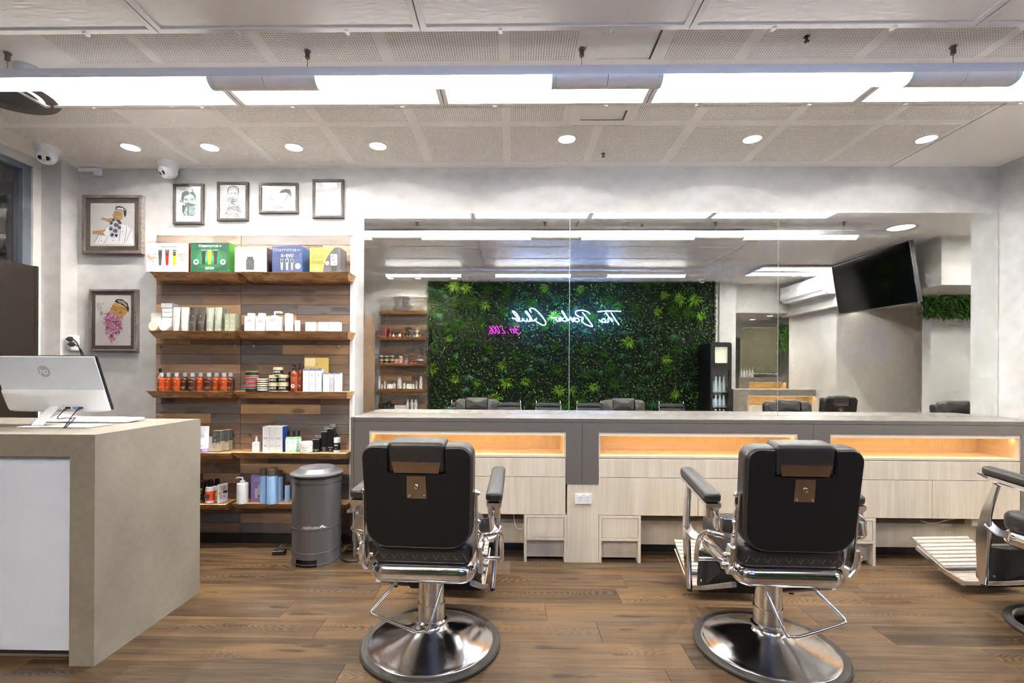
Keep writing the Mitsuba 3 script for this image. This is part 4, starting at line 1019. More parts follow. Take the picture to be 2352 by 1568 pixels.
# ---- second shelf, left: cartons, lying jars, tubes
for k in range(2): pbox('small_carton', ('lower', 'upper')[k] + ' cream carton behind the lying jars, second shelf far left', z2, 125, 235, (961, 916)[k], 1, .07, '#e9e7dc', yf=YS + .06, group='cream cartons', ybot=(1010, 963)[k])
for k in range(4): pbox('small_carton', 'pale grey carton, %s from the top of the tall stack, second shelf' % ORD[k + 1], z2, (230, 240, 240, 238)[k], (345, 345, 345, 345)[k], (812, 866, 910, 962)[k], 1, .07, '#dfe2e6', '#c9ccd2', yf=YS + .05, group='pale grey carton stack', ybot=(860, 908, 958, 1098)[k])
for k, (x, col) in enumerate(((152, '#c9d2b8'), (262, '#d3d9dd'))):
    a = at(*z2(x, 1050), YS + .02); rr_ = (at(*z2(x + 50, 1050), YS + .02)[0] - a[0]); zc = RZ[1] + rr_ + .0006
    t = thing('round_jar', ('pale green', 'pale grey')[k] + ' lidded jar lying with its lid forward, second shelf left', 'jar', 'lying jars')
    part(t, 'jar', xf(lathe([(rr_ * .94, -.045), (rr_, -.04), (rr_, -.012), (rr_ * .93, -.011)], 28), (a[0], YS + .02, zc), FACE, UPZ, (0, -1, 0)), rgb('#e8e6e0', .35), 40)
    part(t, 'lid', xf(lathe([(rr_, -.011), (rr_, .006), (rr_ * .95, .008), (rr_ * .93, .008), (.001, .008)], 28), (a[0], YS + .02, zc), FACE, UPZ, (0, -1, 0)), rgb('#e3e5e2', .35), 40)
    part(t, 'lid_print', xf(lathe([(rr_ * .82, .0081), (rr_ * .82, .0086), (.001, .0087)], 28), (a[0], YS + .02, zc), FACE, UPZ, (0, -1, 0)), rgb(col, .45), 40)
def cream_tube(label, Zf, x0, x1, ytop, r, col, capcol, txt, yf=None, group='standing tubes', up_=True, words=None):
    yf = yf or YS + .035
    a, b, z0, z1 = ext(Zf, x0, x1, ytop, r, yf)
    X, W, H = (a + b) / 2, b - a, z1 - z0
    t = thing('cream_tube', label, 'tube', group)
    def lay(z, w, d): return [(X + w / 2 * math.cos(q), yf + d / 2 * math.sin(q), z0 + z * H) for q in np.linspace(0, 2 * math.pi, 20, endpoint=False)]
    part(t, 'cap', loft([lay(0, .84 * W, .84 * W), lay(.11, .86 * W, .86 * W), lay(.115, .6 * W, .6 * W)]), rgb(capcol, .35), 40)
    part(t, 'body', loft([lay(.118, .84 * W, .80 * W), lay(.2, .88 * W, .80 * W), lay(.6, .95 * W, .5 * W), lay(.92, W, .09 * W), lay(1.0, W, .05 * W)]), rgb(col, .35), 40)
    for s_, v, hh, w_ in (words or (('leaf', .62, .05, .16), ('HYDRATE', .36, .035, .5), ('CREAM', .30, .03, .34))):
        tx_ = text(s_, hh * H, w_ * W, .0003) if s_ != 'leaf' else flat(affinity.rotate(affinity.scale(Point(0, 0).buffer(1, 8), .06 * W, .035 * H), -40), .0003)
        dq = (.80 + (.5 - .80) * min(1, max(0, (v - .2) / .4))) * W / 2 if v < .6 else (.5 + (.09 - .5) * (v - .6) / .32) * W / 2
        part(t, 'print', rot(facing(tx_, X, yf - dq - .0016, z0 + v * H), 9, (1, 0, 0), (X, yf - dq, z0 + v * H)), rgb(txt, .5))
    return t
tb = [(357, 437, 855, '#c4c3bf', '#b4b4b0', '#8b8b88', 'white tube, leftmost of the standing tubes'), (443, 530, 855, '#c7c6c3', '#b6b6b3', '#8b8b88', 'white tube, second of the standing tubes'), (540, 617, 857, '#2f2926', '#2c2725', '#c9c2b4', 'dark brown tube, left of the brown pair'), (622, 706, 857, '#312b28', '#2c2725', '#c9c2b4', 'dark brown tube, right of the brown pair'),
      (712, 796, 855, '#8b8f81', '#a4a69f', '#eef0ea', 'sage green tube, beside the brown pair'), (799, 880, 855, '#8f9383', '#a4a69f', '#eef0ea', 'sage green tube, second of its kind')]
for x0, x1, yt, c1, c2, c3, lb in tb: cream_tube(lb + ', second shelf', z2, x0, x1, yt, 1, c1, c2, c3)
for k in range(2): cream_tube('sage green tube standing half hidden behind the others, %s from left, second shelf' % ORD[k + 1], z2, 868 + 34 * k, 908 + 34 * k, 868 + 4 * k, 1, '#83877a', '#9a9c95', '#e6e8e2', yf=YS + .085 + .01 * k)
for k in range(2):
    t, B = pbox('sage_carton', 'sage green carton, %s at the end of the left second shelf' % ('left one', 'right one')[k], z2, (905, 957)[k], (955, 1012)[k], 923, 1, .06, ('#a3a78f', '#a7ab93')[k], '#94977f', group='sage cartons')
    shp(t, B, 'leaf_print', [affinity.rotate(affinity.scale(Point(.5, .58).buffer(.12), .7, .5), -40)], '#e6e8dc', 1); pr(t, B, 'print', 'CREAM', .5, .25, .05, '#dfe2d2', .6)

W1 = rgb('#efefee', .35)
def hairline(): pass
sqb = [('body', [(.96, 0), (1, .02), (1, .76), (.94, .80), (.5, .81)], 'white')]
for k, (xc, w, nm) in enumerate(((1188, 116, 'left'), (1302, 112, 'middle'), (1436, 148, 'right'))):
    pump = k == 2
    pf = [('body', [(.96, 0), (1, .015), (1, (.80, .80, .72)[k]), (.96, (.815, .815, .735)[k]), (.4, (.82, .82, .74)[k])], 'white')]
    pf += [('cap', [(.66, .80), (.66, .985), (.62, 1.0), (.001, 1.0)], 'whitegloss')] if not pump else [('collar', [(.42, .735), (.44, .80), (.2, .82), (.12, .84), (.12, .95)], 'whitegloss'), ('spout', (.93, .97, .85), 'whitegloss')]
    t, I = bottle('square_bottle', 'white square bottle, %s of the three on the right second shelf' % (nm + (' one with a pump,' if pump else ' one,')), z2, xc, w, (920, 920, 903)[k], 1, pf, None, sq=True, group='white square bottles')
    for v in (.62, .58, .54, .50): btext(t, I, 'print', 'smooth wash care', v, .018, '#8f8f8e', 1.0, sq=True)
    btext(t, I, 'small_print', 'wash', .09, .03, '#8a8a8a', .5, sq=True)
for k, (xc, w, yt) in enumerate(((1571, 54, 921), (1613, 38, 926), (1676, 57, 994))):
    bottle('slim_bottle', 'slim white bottle, %s of three right of the pump bottle' % ('tallest', 'second', 'shortest')[k], z2, xc, w, yt, 1, [('body', [(.95, 0), (1, .02), (1, .70), (.98, .72)], 'white'), ('cap', [(.97, .722), (.97, .985), (.9, 1), (.001, 1)], 'whitegloss')], None, group='slim white bottles', yf=YS + .035 + .03 * (k == 1))
for k, (x0, x1) in enumerate(((1758, 1860), (1896, 2005), (2008, 2115))):
    t, B = pbox('white_jar_box', 'square white jar box, %s at the end of the right second shelf' % ('left one', 'middle one', 'right one')[k], z2, x0, x1, 1010, 1, .06, '#efeeec', '#e2e0de', group='square white jar boxes')
    for v in (.78, .70, .62): pr(t, B, 'print', 'texture clay paste', .42, v, .03, '#8f8f8e', .6)

# ---- third shelf, left: amber bottles
am = [(235, 'amber'), (310, 'amber'), (395, 'amber'), (485, 'brownglass'), (565, 'brownglass'), (650, 'amber'), (738, 'brownglass'), (820, 'amber'), (898, 'amber'), (968, 'brownglass')]
for k, (xc, mt) in enumerate(am):
    b = at(*z4(xc, 540), YS + .03)
    pf = [('body', [(.92, 0), (1, .03), (1, .60), (.86, .67), (.45, .73), (.40, .76), (.40, .80)], mt), ('cap', [(.46, .79), (.46, .90), (.40, .91), (.18, .92), (.18, .99), (.001, 1.0)], 'black')]
    col = 'dark brown' if mt == 'brownglass' else 'amber'
    t, I = bottle('amber_bottle', '%s glass bottle with black cap, %s from left in the row of ten' % (col, ORD[k + 1]), z4, xc, 80, 345, 2, pf, None, yf=YS + .03 + .02 * (k % 2), group='row of ten amber bottles')
    btext(t, I, 'print', ('shampoo', 'tonic', 'oil')[k % 3], .48, .045, '#e9c3a8', 1.1); btext(t, I, 'lower_print', 'beard and body', .2, .035, '#e9c3a8', 1.35); btext(t, I, 'lower_print', 'wash', .13, .035, '#e9c3a8', .8)
    X, yc, z0, R_, H = I
    part(t, 'clear_cover', lathe([(.50 * R_, .77 * H), (.50 * R_, .985 * H), (.47 * R_, .985 * H), (.47 * R_, .77 * H)], 14, (X, yc, z0)), rgb('#9a9ea6', .15))
t, I = bottle('spray_bottle', 'taller white bottle with black spray head behind the first amber bottle', z4, 222, 62, 302, 2, [('body', [(.95, 0), (1, .03), (1, .5), (.5, .62), (.35, .70)], 'white'), ('spray_head', [(.42, .70), (.42, .84), (.30, .86), (.40, .90), (.36, 1.0), (.001, 1.0)], 'black')], None, yf=YS + .10)
# right: tins, jars, sprays, cartons
for k in range(5):
    bottle('flat_tin', 'green lidded pomade tin, %s from the top of the stack of five' % ORD[k + 1], z4, 1196, 124, (330, 374, 418, 462, 504)[k], 2, [('tin', [(.98, 0), (1, .04), (1, .68), (.97, .70)], 'black'), ('band', [(1.005, .18), (1.012, .2), (1.012, .56), (1.005, .58)], rgb(('#1a1a1a', '#d24a6c', '#d24a6c', '#d24a6c', '#1a1a1a')[k], .4)), ('lid', [(1.02, .70), (1.03, .72), (1.03, .96), (.98, 1), (.001, 1)], rgb('#5f7048', .4))], None, group='stack of five green tins', cat_='tin', ybot=(373, 417, 461, 503, 546)[k] if k < 4 else None)
for k in range(3):
    bottle('flat_tin', 'cream lidded black pomade tin, %s from the top of the stack of three' % ORD[k + 1], z4, 1313, 116, (412, 456, 502)[k], 2, [('tin', [(.98, 0), (1, .04), (1, .70), (.97, .72)], 'black'), ('band', [(1.005, .2), (1.012, .22), (1.012, .55), (1.005, .57)], rgb('#c9c4b8', .5)), ('lid', [(1.02, .72), (1.03, .74), (1.03, .96), (.98, 1), (.001, 1)], rgb('#d8d0a8', .4))], None, group='stack of three cream tins', cat_='tin', ybot=(455, 501, None)[k])
for k, (xc, yt, yb) in enumerate(((1470, 290, 374), (1428, 374, 460), (1529, 372, 458), (1428, 460, None), (1529, 458, None))):
    t, I = bottle('cream_jar', 'cream coloured jar with black label, %s' % ('single one on top of the pile', 'left of the middle layer', 'right of the middle layer', 'left of the bottom layer', 'right of the bottom layer')[k], z4, xc, 100, yt, 2, [('jar', [(.95, 0), (1, .05), (1, .72), (.92, .76)], rgb('#d9cfae', .3)), ('label', [(1.004, .10), (1.012, .11), (1.012, .64), (1.004, .65)], rgb('#17181a', .4)), ('lid', [(.96, .76), (.98, .78), (.98, .97), (.93, 1), (.001, 1)], rgb('#c9b98a', .35))], None, group='pile of five cream jars', cat_='jar', ybot=yb, n=28)
    btext(t, I, 'lettering', 'LAYRITE', .30, .22, '#e8e6e0', 1.45, True)
for k, (xc, w, yt) in enumerate(((1645, 74, 254), (1702, 50, 250))):
    t, I = bottle('brown_spray', ('left', 'right')[k] + ' reddish brown spray bottle beside the pile of cream jars', z4, xc, w, yt, 2, [('body', [(.95, 0), (1, .02), (1, .60), (.9, .68), (.45, .74), (.4, .77)], rgb('#6e2c1a', .25)), ('band', [(1.01, .1), (1.015, .11), (1.015, .55), (1.01, .56)], rgb('#7d3620', .4)), ('spray_head', [(.5, .77), (.5, .86), (.3, .88), (.42, .92), (.36, 1.0), (.001, 1.0)], 'black')], None, group='brown spray bottles', yf=YS + .03 + .03 * k)
    btext(t, I, 'print', 'SALT SPRAY', .46, .05, '#e8a23c', 1.1); btext(t, I, 'lower_print', 'texture', .40, .03, '#e8b28c', .9)
    X, yc, z0, R_, H = I
    part(t, 'round_badge', facing(flat(Point(0, 0).buffer(R_ * .55).difference(Point(0, 0).buffer(R_ * .25)), .0004), X, yc - R_ * 1.02 - .0004, z0 + .2 * H), rgb('#d9c7bd', .5))
bottle('dark_flask', 'dark red flask half hidden behind the brown spray bottles', z4, 1593, 40, 338, 2, [('body', [(.95, 0), (1, .03), (1, .7), (.5, .8)], rgb('#3c1114', .3)), ('cap', [(.6, .8), (.6, 1), (.001, 1)], 'black')], None, yf=YS + .09)
t, B = pbox('display_card', 'golden yellow display card standing behind the white cartons, third shelf', z4, 1748, 2003, 190, 2, .006, '#e6c66e', yf=YS + .10, cat_='card')
pr(t, B, 'lettering', 'NUR', .5, .55, .14, '#6a5526', .5); shp(t, B, 'sun_print', [affinity.translate(affinity.rotate(sbox(-.004, .03, .004, .075), a, origin=(0, 0)), .5, .79) for a in range(0, 360, 45)], '#8a7434', 1); shp(t, B, 'light_patch', [sbox(.02, .75, .45, .98)], '#f2e2ac', .5)
for k in range(3):
    t, B = pbox('tall_carton', 'tall white carton with blue top edge, %s of three, third shelf' % ORD[k + 1], z4, 1733 + 67 * k, 1797 + 67 * k, 310, 2, .05, '#eceef2', '#d3d6de', group='tall white cartons')
    shp(t, B, 'blue_edge', [sbox(0, .93, 1, 1)], '#5f6fae', 1); pr(t, B, 'print', 'N', .45, .66, .12, '#55575f', .2); pr(t, B, 'print', 'SERUM', .45, .38, .03, '#6a6c74', .5); pr(t, B, 'print', 'care', .42, .30, .03, '#6a6c74', .35)
for k in range(3):
    t, B = pbox('short_carton', 'shorter white carton, %s of three at the right end of the third shelf' % ORD[k + 1], z4, (1945, 2012, 2066)[k], (2010, 2062, 2126)[k], 352, 2, .05, '#eef0f3', '#d6d8de', group='shorter white cartons', yf=YS + (.008, .02, .008)[k])
    shp(t, B, 'blue_edge', [sbox(0, .94, 1, 1)], '#6673ab', 1); pr(t, B, 'print', 'N', .45, .66, .13, '#83858c', .2); pr(t, B, 'print', 'LOTION', .45, .3, .03, '#6a6c74', .6)

# ---- fourth shelf
YB = YS + .05
t = cream_tube('white tube with purple cap, fourth shelf just right of the desk', z4, 632, 742, 913, 3, '#e9e9ef', '#a58fd0', '#55566a', yf=YB, group=None, words=(('MASK', .2, .045, .35), ('repair hair', .62, .025, .5), ('treatment', .57, .025, .45)))
bottle('teal_pouch', 'teal and tan bottle half hidden behind the desk corner, fourth shelf', z4, 618, 50, 925, 3, [('body', [(.95, 0), (1, .02), (1, .55), (.95, .6)], rgb('#b48a5a', .4)), ('band', [(1.0, .6), (1.0, .9), (.6, 1.0)], rgb('#2f8c92', .4))], None, yf=YB + .03)
t, B = pbox('pale_carton', 'small pale pink carton between the tube and the grey cartons, fourth shelf', z4, 712, 772, 1030, 3, .05, '#e0d3da', '#c7b8c4', yf=YB)
for k in range(2):
    t, B = pbox('two_tone_carton', ('front', 'rear')[k] + ' grey and cream carton on the left fourth shelf', z4, (772, 880)[k], (862, 948)[k], (965, 955)[k], 3, .05, '#d6ccb0', '#c4bb9f', yf=YB + .05 * k, group='two tone cartons')
    zz = [(0, 1), (0, .36)] + [(i / 12, .36 + (.06 if i % 2 else -.02) + .02 * (i % 5)) for i in range(1, 12)] + [(1, .5), (1, 1)]
    shp(t, B, 'grey_upper', [Polygon(zz)], '#55595a', 1)
    pr(t, B, 'print', 'charcoal', .3, .84, .04, '#b9bcbc', .5); pr(t, B, 'print', 'soap', .22, .74, .04, '#e3e5e5', .3); shp(t, B, 'leaf_print', [affinity.rotate(affinity.scale(Point(.35, .55).buffer(.08), .8, .4), -30)], '#e6e8e6', 2)
    a, b, yf, z0, z1 = B; part(t, 'side_upper', bx(b + .0005, b + .0010, yf + .001, yf + .049, z0 + .48 * (z1 - z0), z1 - .001), rgb('#4c5051', .4))
t, I = bottle('dropper_bottle', 'small white dropper bottle alone on the right fourth shelf', z4, 1241, 74, 1020, 3, [('body', [(.95, 0), (1, .02), (1, .58), (.9, .62), (.4, .64)], 'white'), ('dropper', [(.38, .64), (.38, .82), (.30, .84), (.26, .98), (.001, 1)], 'whitegloss')], None, sq=True, yf=YB); btext(t, I, 'print', 'scalp oil', .42, .04, '#a0a0a0', .9, sq=True)
for k in range(3):
    t, B = pbox('tall_carton', 'tall white carton, %s of the three with a blue end, fourth shelf' % ORD[k + 1], z4, (1305, 1377, 1447)[k], (1374, 1445, 1516)[k], 921, 3, .09, '#efeff1', '#2f55b8' if k == 2 else '#dcdce0', group='tall white cartons with blue end', yf=YB - .015)
    pr(t, B, 'print', 'NOURISH', .5, .55, .03, '#3c3d44', .7); pr(t, B, 'print', 'MASK', .5, .51, .03, '#3c3d44', .5); pr(t, B, 'script_print', 'Balance', .5, .22, .05, '#5c5d64', .6)
for k, (xc, w) in enumerate(((1583, 56), (1641, 58), (1690, 48))):
    t, I = bottle('green_spray', 'pale green spray bottle with dark head, %s of three' % ORD[k + 1], z4, xc, w, 965, 3, [('body', [(.94, 0), (1, .03), (1, .62), (.85, .70), (.42, .73)], 'greenliq'), ('band', [(1.006, .10), (1.006, .60)], rgb('#dfeee4', .4)), ('spray_head', [(.48, .73), (.48, .82), (.3, .84), (.46, .88), (.4, 1.0), (.001, 1)], 'black')], None, sq=True, group='green spray bottles', yf=YB + .035 * (k == 2)); btext(t, I, 'print', 'T', .36, .16, '#44604e', .4, sq=True); btext(t, I, 'lower_print', 'tonic', .18, .06, '#6b8a77', .6, sq=True)
t, I = bottle('white_tub', 'wide white tub with flat lid, right fourth shelf', z4, 1776, 124, 1075, 3, [('tub', [(.9, 0), (1, .06), (1, .66), (.97, .68)], 'white'), ('lid', [(1.0, .69), (1.01, .71), (1.01, .95), (.96, 1), (.001, 1)], 'whitegloss')], None, yf=YB, n=32, cat_='tub'); btext(t, I, 'print', 'STYLING CREAM', .44, .07, '#5a5a5e', 1.2); btext(t, I, 'script_print', 'matte', .18, .10, '#6a6a6e', .7)
for k, (x0, x1, yt, hy) in enumerate(((1834, 1905, 1050, 1015), (1928, 1988, 968, 922), (1992, 2055, 936, 896))):
    t, B = pbox('black_blister_box', 'black boxed accessory with clear hang tab, %s of three, fourth shelf' % ('shortest', 'middle', 'tallest')[k], z4, x0, x1, yt, 3, .05, '#141415', '#1d1d1f', group='black boxed accessories', yf=YB + .02 * (k > 0), rough=.15)
    a, b, yf, z0, z1 = B
    zh = at(*z4(x0, hy), yf)[2]; part(t, 'hang_tab', bx(a + .002, b - .002, yf + .045, yf + .048, z1, zh, .0005), rgb('#7c7c80', .2)); part(t, 'top_strip', bx(a + .001, b - .001, yf - .0006, yf + .001, z1 - .006, z1 - .002), rgb('#b9b9bc', .3))
    pr(t, B, 'print', 'BARBER', .5, .16, .05, '#c9c9cc', .7); shp(t, B, 'square_print', [sbox(.42, .06, .58, .12)], '#d0d0d3', 1)
t, I = bottle('deodorant_stick', 'white and black stick container at the right end of the fourth shelf', z4, 2095, 68, 1035, 3, [('base', [(.96, 0), (1, .02), (1, .17), (.98, .175)], 'white'), ('label', [(1, .176), (1, .66)], 'black'), ('cap', [(.98, .662), (1, .67), (1, .96), (.95, 1), (.001, 1)], rgb('#dfe0ea', .3))], None, yf=YB); btext(t, I, 'print', 'stick', .46, .11, '#e6e6ea', 1.1, True); btext(t, I, 'lower_print', '+', .25, .07, '#e6e6ea', .3, True)

# ---- bottom shelf
YB = YS + .05
t, I = bottle('spray_bottle', 'black and amber spray bottle with yellow lettering, bottom shelf beside the desk', z5, 140, 88, 555, 4, [('body', [(.95, 0), (1, .02), (1, .72), (.9, .77), (.35, .79)], 'brownglass'), ('band', [(1.008, .12), (1.008, .70)], rgb('#16130e', .3)), ('spray_head', [(.36, .79), (.36, .86), (.24, .88), (.30, .92), (.26, 1), (.001, 1)], 'black')], None, sq=True, yf=YB + .02)
btext(t, I, 'lettering', 'B', .55, .13, '#e8e6e0', .5, True, sq=True); btext(t, I, 'yellow_lettering', 'COLOGNE', .42, .09, '#e6d32a', 1.5, True, sq=True); btext(t, I, 'yellow_lettering', 'SPRAY', .30, .09, '#e6d32a', 1.2, True, sq=True); btext(t, I, 'lower_print', 'after shave', .2, .03, '#c9b86a', 1.1, sq=True)
for k, (xc, w, yt) in enumerate(((231, 88, 608), (300, 62, 600))):
    t, I = bottle('white_flask', ('white bottle with red label and black cap, bottom shelf left', 'white bottle with yellow label behind the tent card, bottom shelf')[k], z5, xc, w, yt, 4, [('body', [(.95, 0), (1, .02), (1, .58), (.9, .66), (.6, .69)], 'white'), ('band', [(1.006, .10), (1.012, .105), (1.012, .50), (1.006, .505)], rgb(('#d64a2a', '#d9c02e')[k], .4)), ('cap', [(.62, .69), (.66, .72), (.66, .92), (.56, .98), (.001, 1)], 'blackgloss')], None, group='white flasks', yf=YB + .04 * k)
    X, yc, z0, R_, H = I
    part(t, 'picture_print', facing(flat(affinity.scale(sbox(-1, -1, 1, 1), R_ * .62, .085 * H), .0006), X - .1 * R_, yc - R_ * 1.013, z0 + .30 * H), rgb(('#39424a', '#e9e6dc')[k], .5))
tc = thing('tent_card', 'pale tent card with a product picture standing on the bottom shelf', 'card')
a0, a1 = onz(*z5(305, 860), RZ[4]), onz(*z5(405, 838), RZ[4])
a0[1] = YS + .02; a0[0] = at(*z5(305, 860), a0[1])[0]; a1[1] = YS + .085; a1[0] = at(*z5(405, 838), a1[1])[0]
uu = a1 - a0; uu[2] = 0; wl = np.linalg.norm(uu); uu /= wl; hc_ = at(*z5(305, 665), a0[1])[2] - RZ[4]
C = lambda m: xf(m, (a0[0], a0[1], RZ[4]), uu, UPZ)
part(tc, 'card', C(bx(0, wl, 0.0008, hc_, -.004, 0)), rgb('#d9d3dc', .4)); part(tc, 'photo_print', C(bx(.08 * wl, .96 * wl, .47 * hc_, .93 * hc_, 0, .0005)), rgb('#b19f97', .45)); part(tc, 'photo_dark', C(cat([bx(.55 * wl, .95 * wl, .48 * hc_, .62 * hc_, 0, .0008), bx(.50 * wl, .56 * wl, .66 * hc_, .82 * hc_, 0, .0008), bx(.66 * wl, .72 * wl, .68 * hc_, .85 * hc_, 0, .0008)])), rgb('#2d2a2c', .45))
part(tc, 'gold_badge', C(mv(flat(Point(0, 0).buffer(.13 * wl), .001), .2 * wl, .5 * hc_)), rgb('#a9863f', .45))
for v, s_ in ((.36, 'NEW SHAVE'), (.29, 'AND BEARD'), (.22, 'RANGE IN STORE')): part(tc, 'print', C(mv(text(s_, .045 * hc_, .66 * wl, .0005, True), .5 * wl, v * hc_)), rgb('#2b2a30', .5))
t, I = bottle('pump_bottle', 'white pump bottle with lime green print, bottom shelf right panel', z5, 554, 106, 590, 4, [('body', [(.95, 0), (1, .02), (1, .74), (.94, .775), (.5, .785)], 'white'), ('collar', [(.42, .785), (.42, .87), (.18, .88), (.16, .97)], 'whitegloss'), ('spout', (.95, .98, -.95), 'whitegloss')], None, yf=YB - .01, n=28)
X, yc, z0, R_, H = I
part(t, 'lime_print', cat([wrapm for wrapm in [facing(flat(sbox(-.28 * R_, 0, .28 * R_, .014 * H), .0005), X - .5 * R_, yc - .90 * R_, z0 + v * H) for v in (.30, .13)]]), rgb('#b4bf2e', .5))
btext(t, I, 'print', 'daily care conditioner', .42, .02, '#7d7f82', .9); btext(t, I, 'print', 'for all hair types', .37, .02, '#7d7f82', .9)
t, B = pbox('purple_carton', 'lilac carton with bottle pictures, bottom shelf behind the blue bottles', z5, 637, 760, 570, 4, .05, '#a58bc9', '#8e75b5', yf=YB + .03)
shp(t, B, 'bottle_print', [sbox(.33, .14, .56, .50), sbox(.60, .14, .82, .62), sbox(.68, .62, .74, .68)], '#d9cfe6', 1); pr(t, B, 'print', 'care set', .52, .85, .035, '#e6dcf2', .5); pr(t, B, 'print', 'gift edition', .52, .76, .035, '#e6dcf2', .6); shp(t, B, 'dark_tag', [sbox(.60, .17, .80, .25)], '#6f57a0', 2)
for k, (xc, w) in enumerate(((766, 68), (853, 100), (915, 50), (938, 38))):
    t, I = bottle('blue_bottle', 'pale blue bottle with dark brown cap, %s in the row on the bottom shelf' % ORD[k + 1], z5, xc, w, 500 + 18 * (k > 1), 4, [('body', [(.96, 0), (1, .012), (1, .79), (.98, .795)], rgb(('#8fb4dc', '#8db2db', '#9cbbe2', '#8fb0dd')[k], .3)), ('cap', [(.98, .796), (1, .80), (1, .985), (.95, 1), (.001, 1)], rgb('#4a4038', .4)), ('stripe', [(1.004, .04), (1.004, .05)], rgb('#6f97c9', .3))], None, sq=False, group='row of blue bottles', yf=YB + (.0, -.012, .035, .06)[k], n=28); btext(t, I, 'print', 'hydro', .66, .02, '#2f4a73', .6)
bottle('blue_bottle', 'short blue bottle with dark cap standing alone beside the bin', z5, 1003, 50, 632, 4, [('body', [(.96, 0), (1, .02), (1, .82), (.95, .83)], rgb('#8fb0dc', .3)), ('cap', [(.9, .83), (.9, 1), (.001, 1)], rgb('#26221f', .4))], None, yf=YB + .03)

# ================================================================ barber chairs (front of the chair = local +y)
def barber_chair(label, x, y, deg, lever=-1, group='barber chairs'):
    t = thing('barber_chair', label, 'chair', group)
    M = trimesh.transformations.translation_matrix((x, y, 0)) @ trimesh.transformations.rotation_matrix(math.radians(deg), (0, 0, 1))
    def P(nm, m, mt, sm=35, par=None, lab=None):
        m = m.copy(); m.apply_transform(M); return part(par or t, nm, m, mt, sm, lab)
    lea, chrome = 'leather', 'chrome'
    # pedestal
    P('rubber_ring', lathe([(.30, .0), (.325, .0), (.331, .006), (.331, .016), (.324, .024), (.303, .027), (.296, .024)], 72), mat('rubber', '#201d1b', .65), 40)
    for k in range(4): pass
    P('base_dome', lathe([(.297, .022), (.293, .027), (.278, .029), (.262, .034), (.22, .046), (.17, .060), (.12, .076), (.085, .092), (.072, .104), (.069, .112)], 72), chrome, 50, lab='mirror polished chrome base dome')
    P('column', lathe([(.064, .10), (.064, .205), (.0635, .207), (.060, .208), (.060, .385)], 40), chrome, 30)
    P('column_collar', lathe([(.068, .112), (.074, .116), (.074, .124), (.066, .130), (.064, .131)], 40), chrome, 40)
    P('mounting_plate', bx(-.13, .13, -.13, .14, .372, .392, .004), mat('darkmetal', '#55565a', .35, metal=1.0))
    s = lever
    P('pump_lever', tube([(s * .115, -.09, .376), (s * .125, -.12, .36), (s * .215, -.20, .262), (s * .218, -.215, .252), (s * .20, -.225, .243), (s * .03, -.235, .190), (s * -.015, -.235, .188), (s * -.04, -.225, .205), (s * -.085, -.12, .372)], .0068, 10, 5), chrome, True, lab='bent chrome foot lever')
    # seat
    P('seat_pan', mv(cushion(.47, .47, .52, .092, .085, .07, .044, 0, 7, 7), 0, .02, .383), chrome, 40, lab='bulging polished chrome seat rim')
    P('seat_cushion', mv(cushion(.455, .45, .50, .105, .06, .05, .036, .014, 6, 6), 0, .02, .468), lea, 50)
    st = []
    zz = [(-.205 + .0455 * k, (.500, .556)[k % 2]) for k in range(10)]
    for off in (0, 1):
        p = [(-.205 + .0455 * k, -.2325 if (k + off) % 2 == 0 else -.222, .498 if (k + off) % 2 == 0 else .560) for k in range(10)]
        st.append(tube(p, .0011, 5, sm=False))
    for j in range(5):
        for off in (0, 1):
            st.append(tube([(-.205 + .0455 * k, -.205 + .085 * j + (.0425 if (k + off) % 2 else 0), .5845) for k in range(10)], .0011, 4, sm=False))
    P('stitching', cat(st), rgb('#5d5a57', .6), False)
    # backrest, leaning back a little
    tilt = 7.0
    B0 = np.array([0, -.212, .555]); ca, sa = math.cos(math.radians(tilt)), math.sin(math.radians(tilt))
    bup, bn = np.array([0, -sa, ca]), np.array([0, -ca, -sa])      # up the back; out of its rear face
    def BK(m): return xf(m, B0, (1, 0, 0), bup, bn)
    H = .455
    core = mv(cushion(.478, .465, H, .10, .055, .10, .030, .006, 8, 6, .02), 0, H / 2, -.05)
    notch = trimesh.creation.extrude_polygon(rr_poly(-.1235, .1235, H - .122, H + .1, .012), .4, engine='earcut'); notch.apply_translation((0, 0, -.2))
    back = to_tm(to_mf(core) - to_mf(notch))
    P('backrest', BK(back), lea, 40)
    panel = to_tm(to_mf(mv(cushion(.452, .436, H - .026, .0016, .045, .09, .0008, .006, 8, 3), 0, H / 2, .0504)) - to_mf(notch))
    P('rear_cover', BK(panel), 'vinylback', 40, lab='matt black rear cover')
    o = rr_out(.457, .442, H - .020, .047, .093, 0, 8); o = np.column_stack([o[:, 0], o[:, 1] + H / 2, np.full(len(o), .0495)])
    keep = [i for i in range(len(o)) if not (abs(o[i][0]) < .128 and o[i][1] > H - .04)]
    o = np.roll(o, -0, axis=0)
    n_ = len(o); start = 8
    run = [o[(start + k) % n_] for k in range(n_)]
    run = [(-.128, H - .012, .0495)] + [tuple(q) for q in run] + [(.128, H - .012, .0495)]
    P('piping', BK(tube(run, .0024, 6, sm=False)), mat('pipe', '#2a2726', .45), True)
    hr = cushion(.245, .241, .136, .104, .024, .012, .022, .002, 6, 6, .012)
    P('headrest', BK(mv(hr, 0, H - .053, -.052)), lea, 45)
    pl = flat(Polygon([(-.100, 0), (.100, 0), (.108, .046), (-.108, .046)][::1]), .004) if False else flat(Polygon([(-.094, 0), (.094, 0), (.104, .047), (-.104, .047)]), .006)
    P('headrest_plate', BK(mv(pl, 0, H - .116, .0505)), 'stainless', False, lab='polished metal trapezoid plate under the headrest')
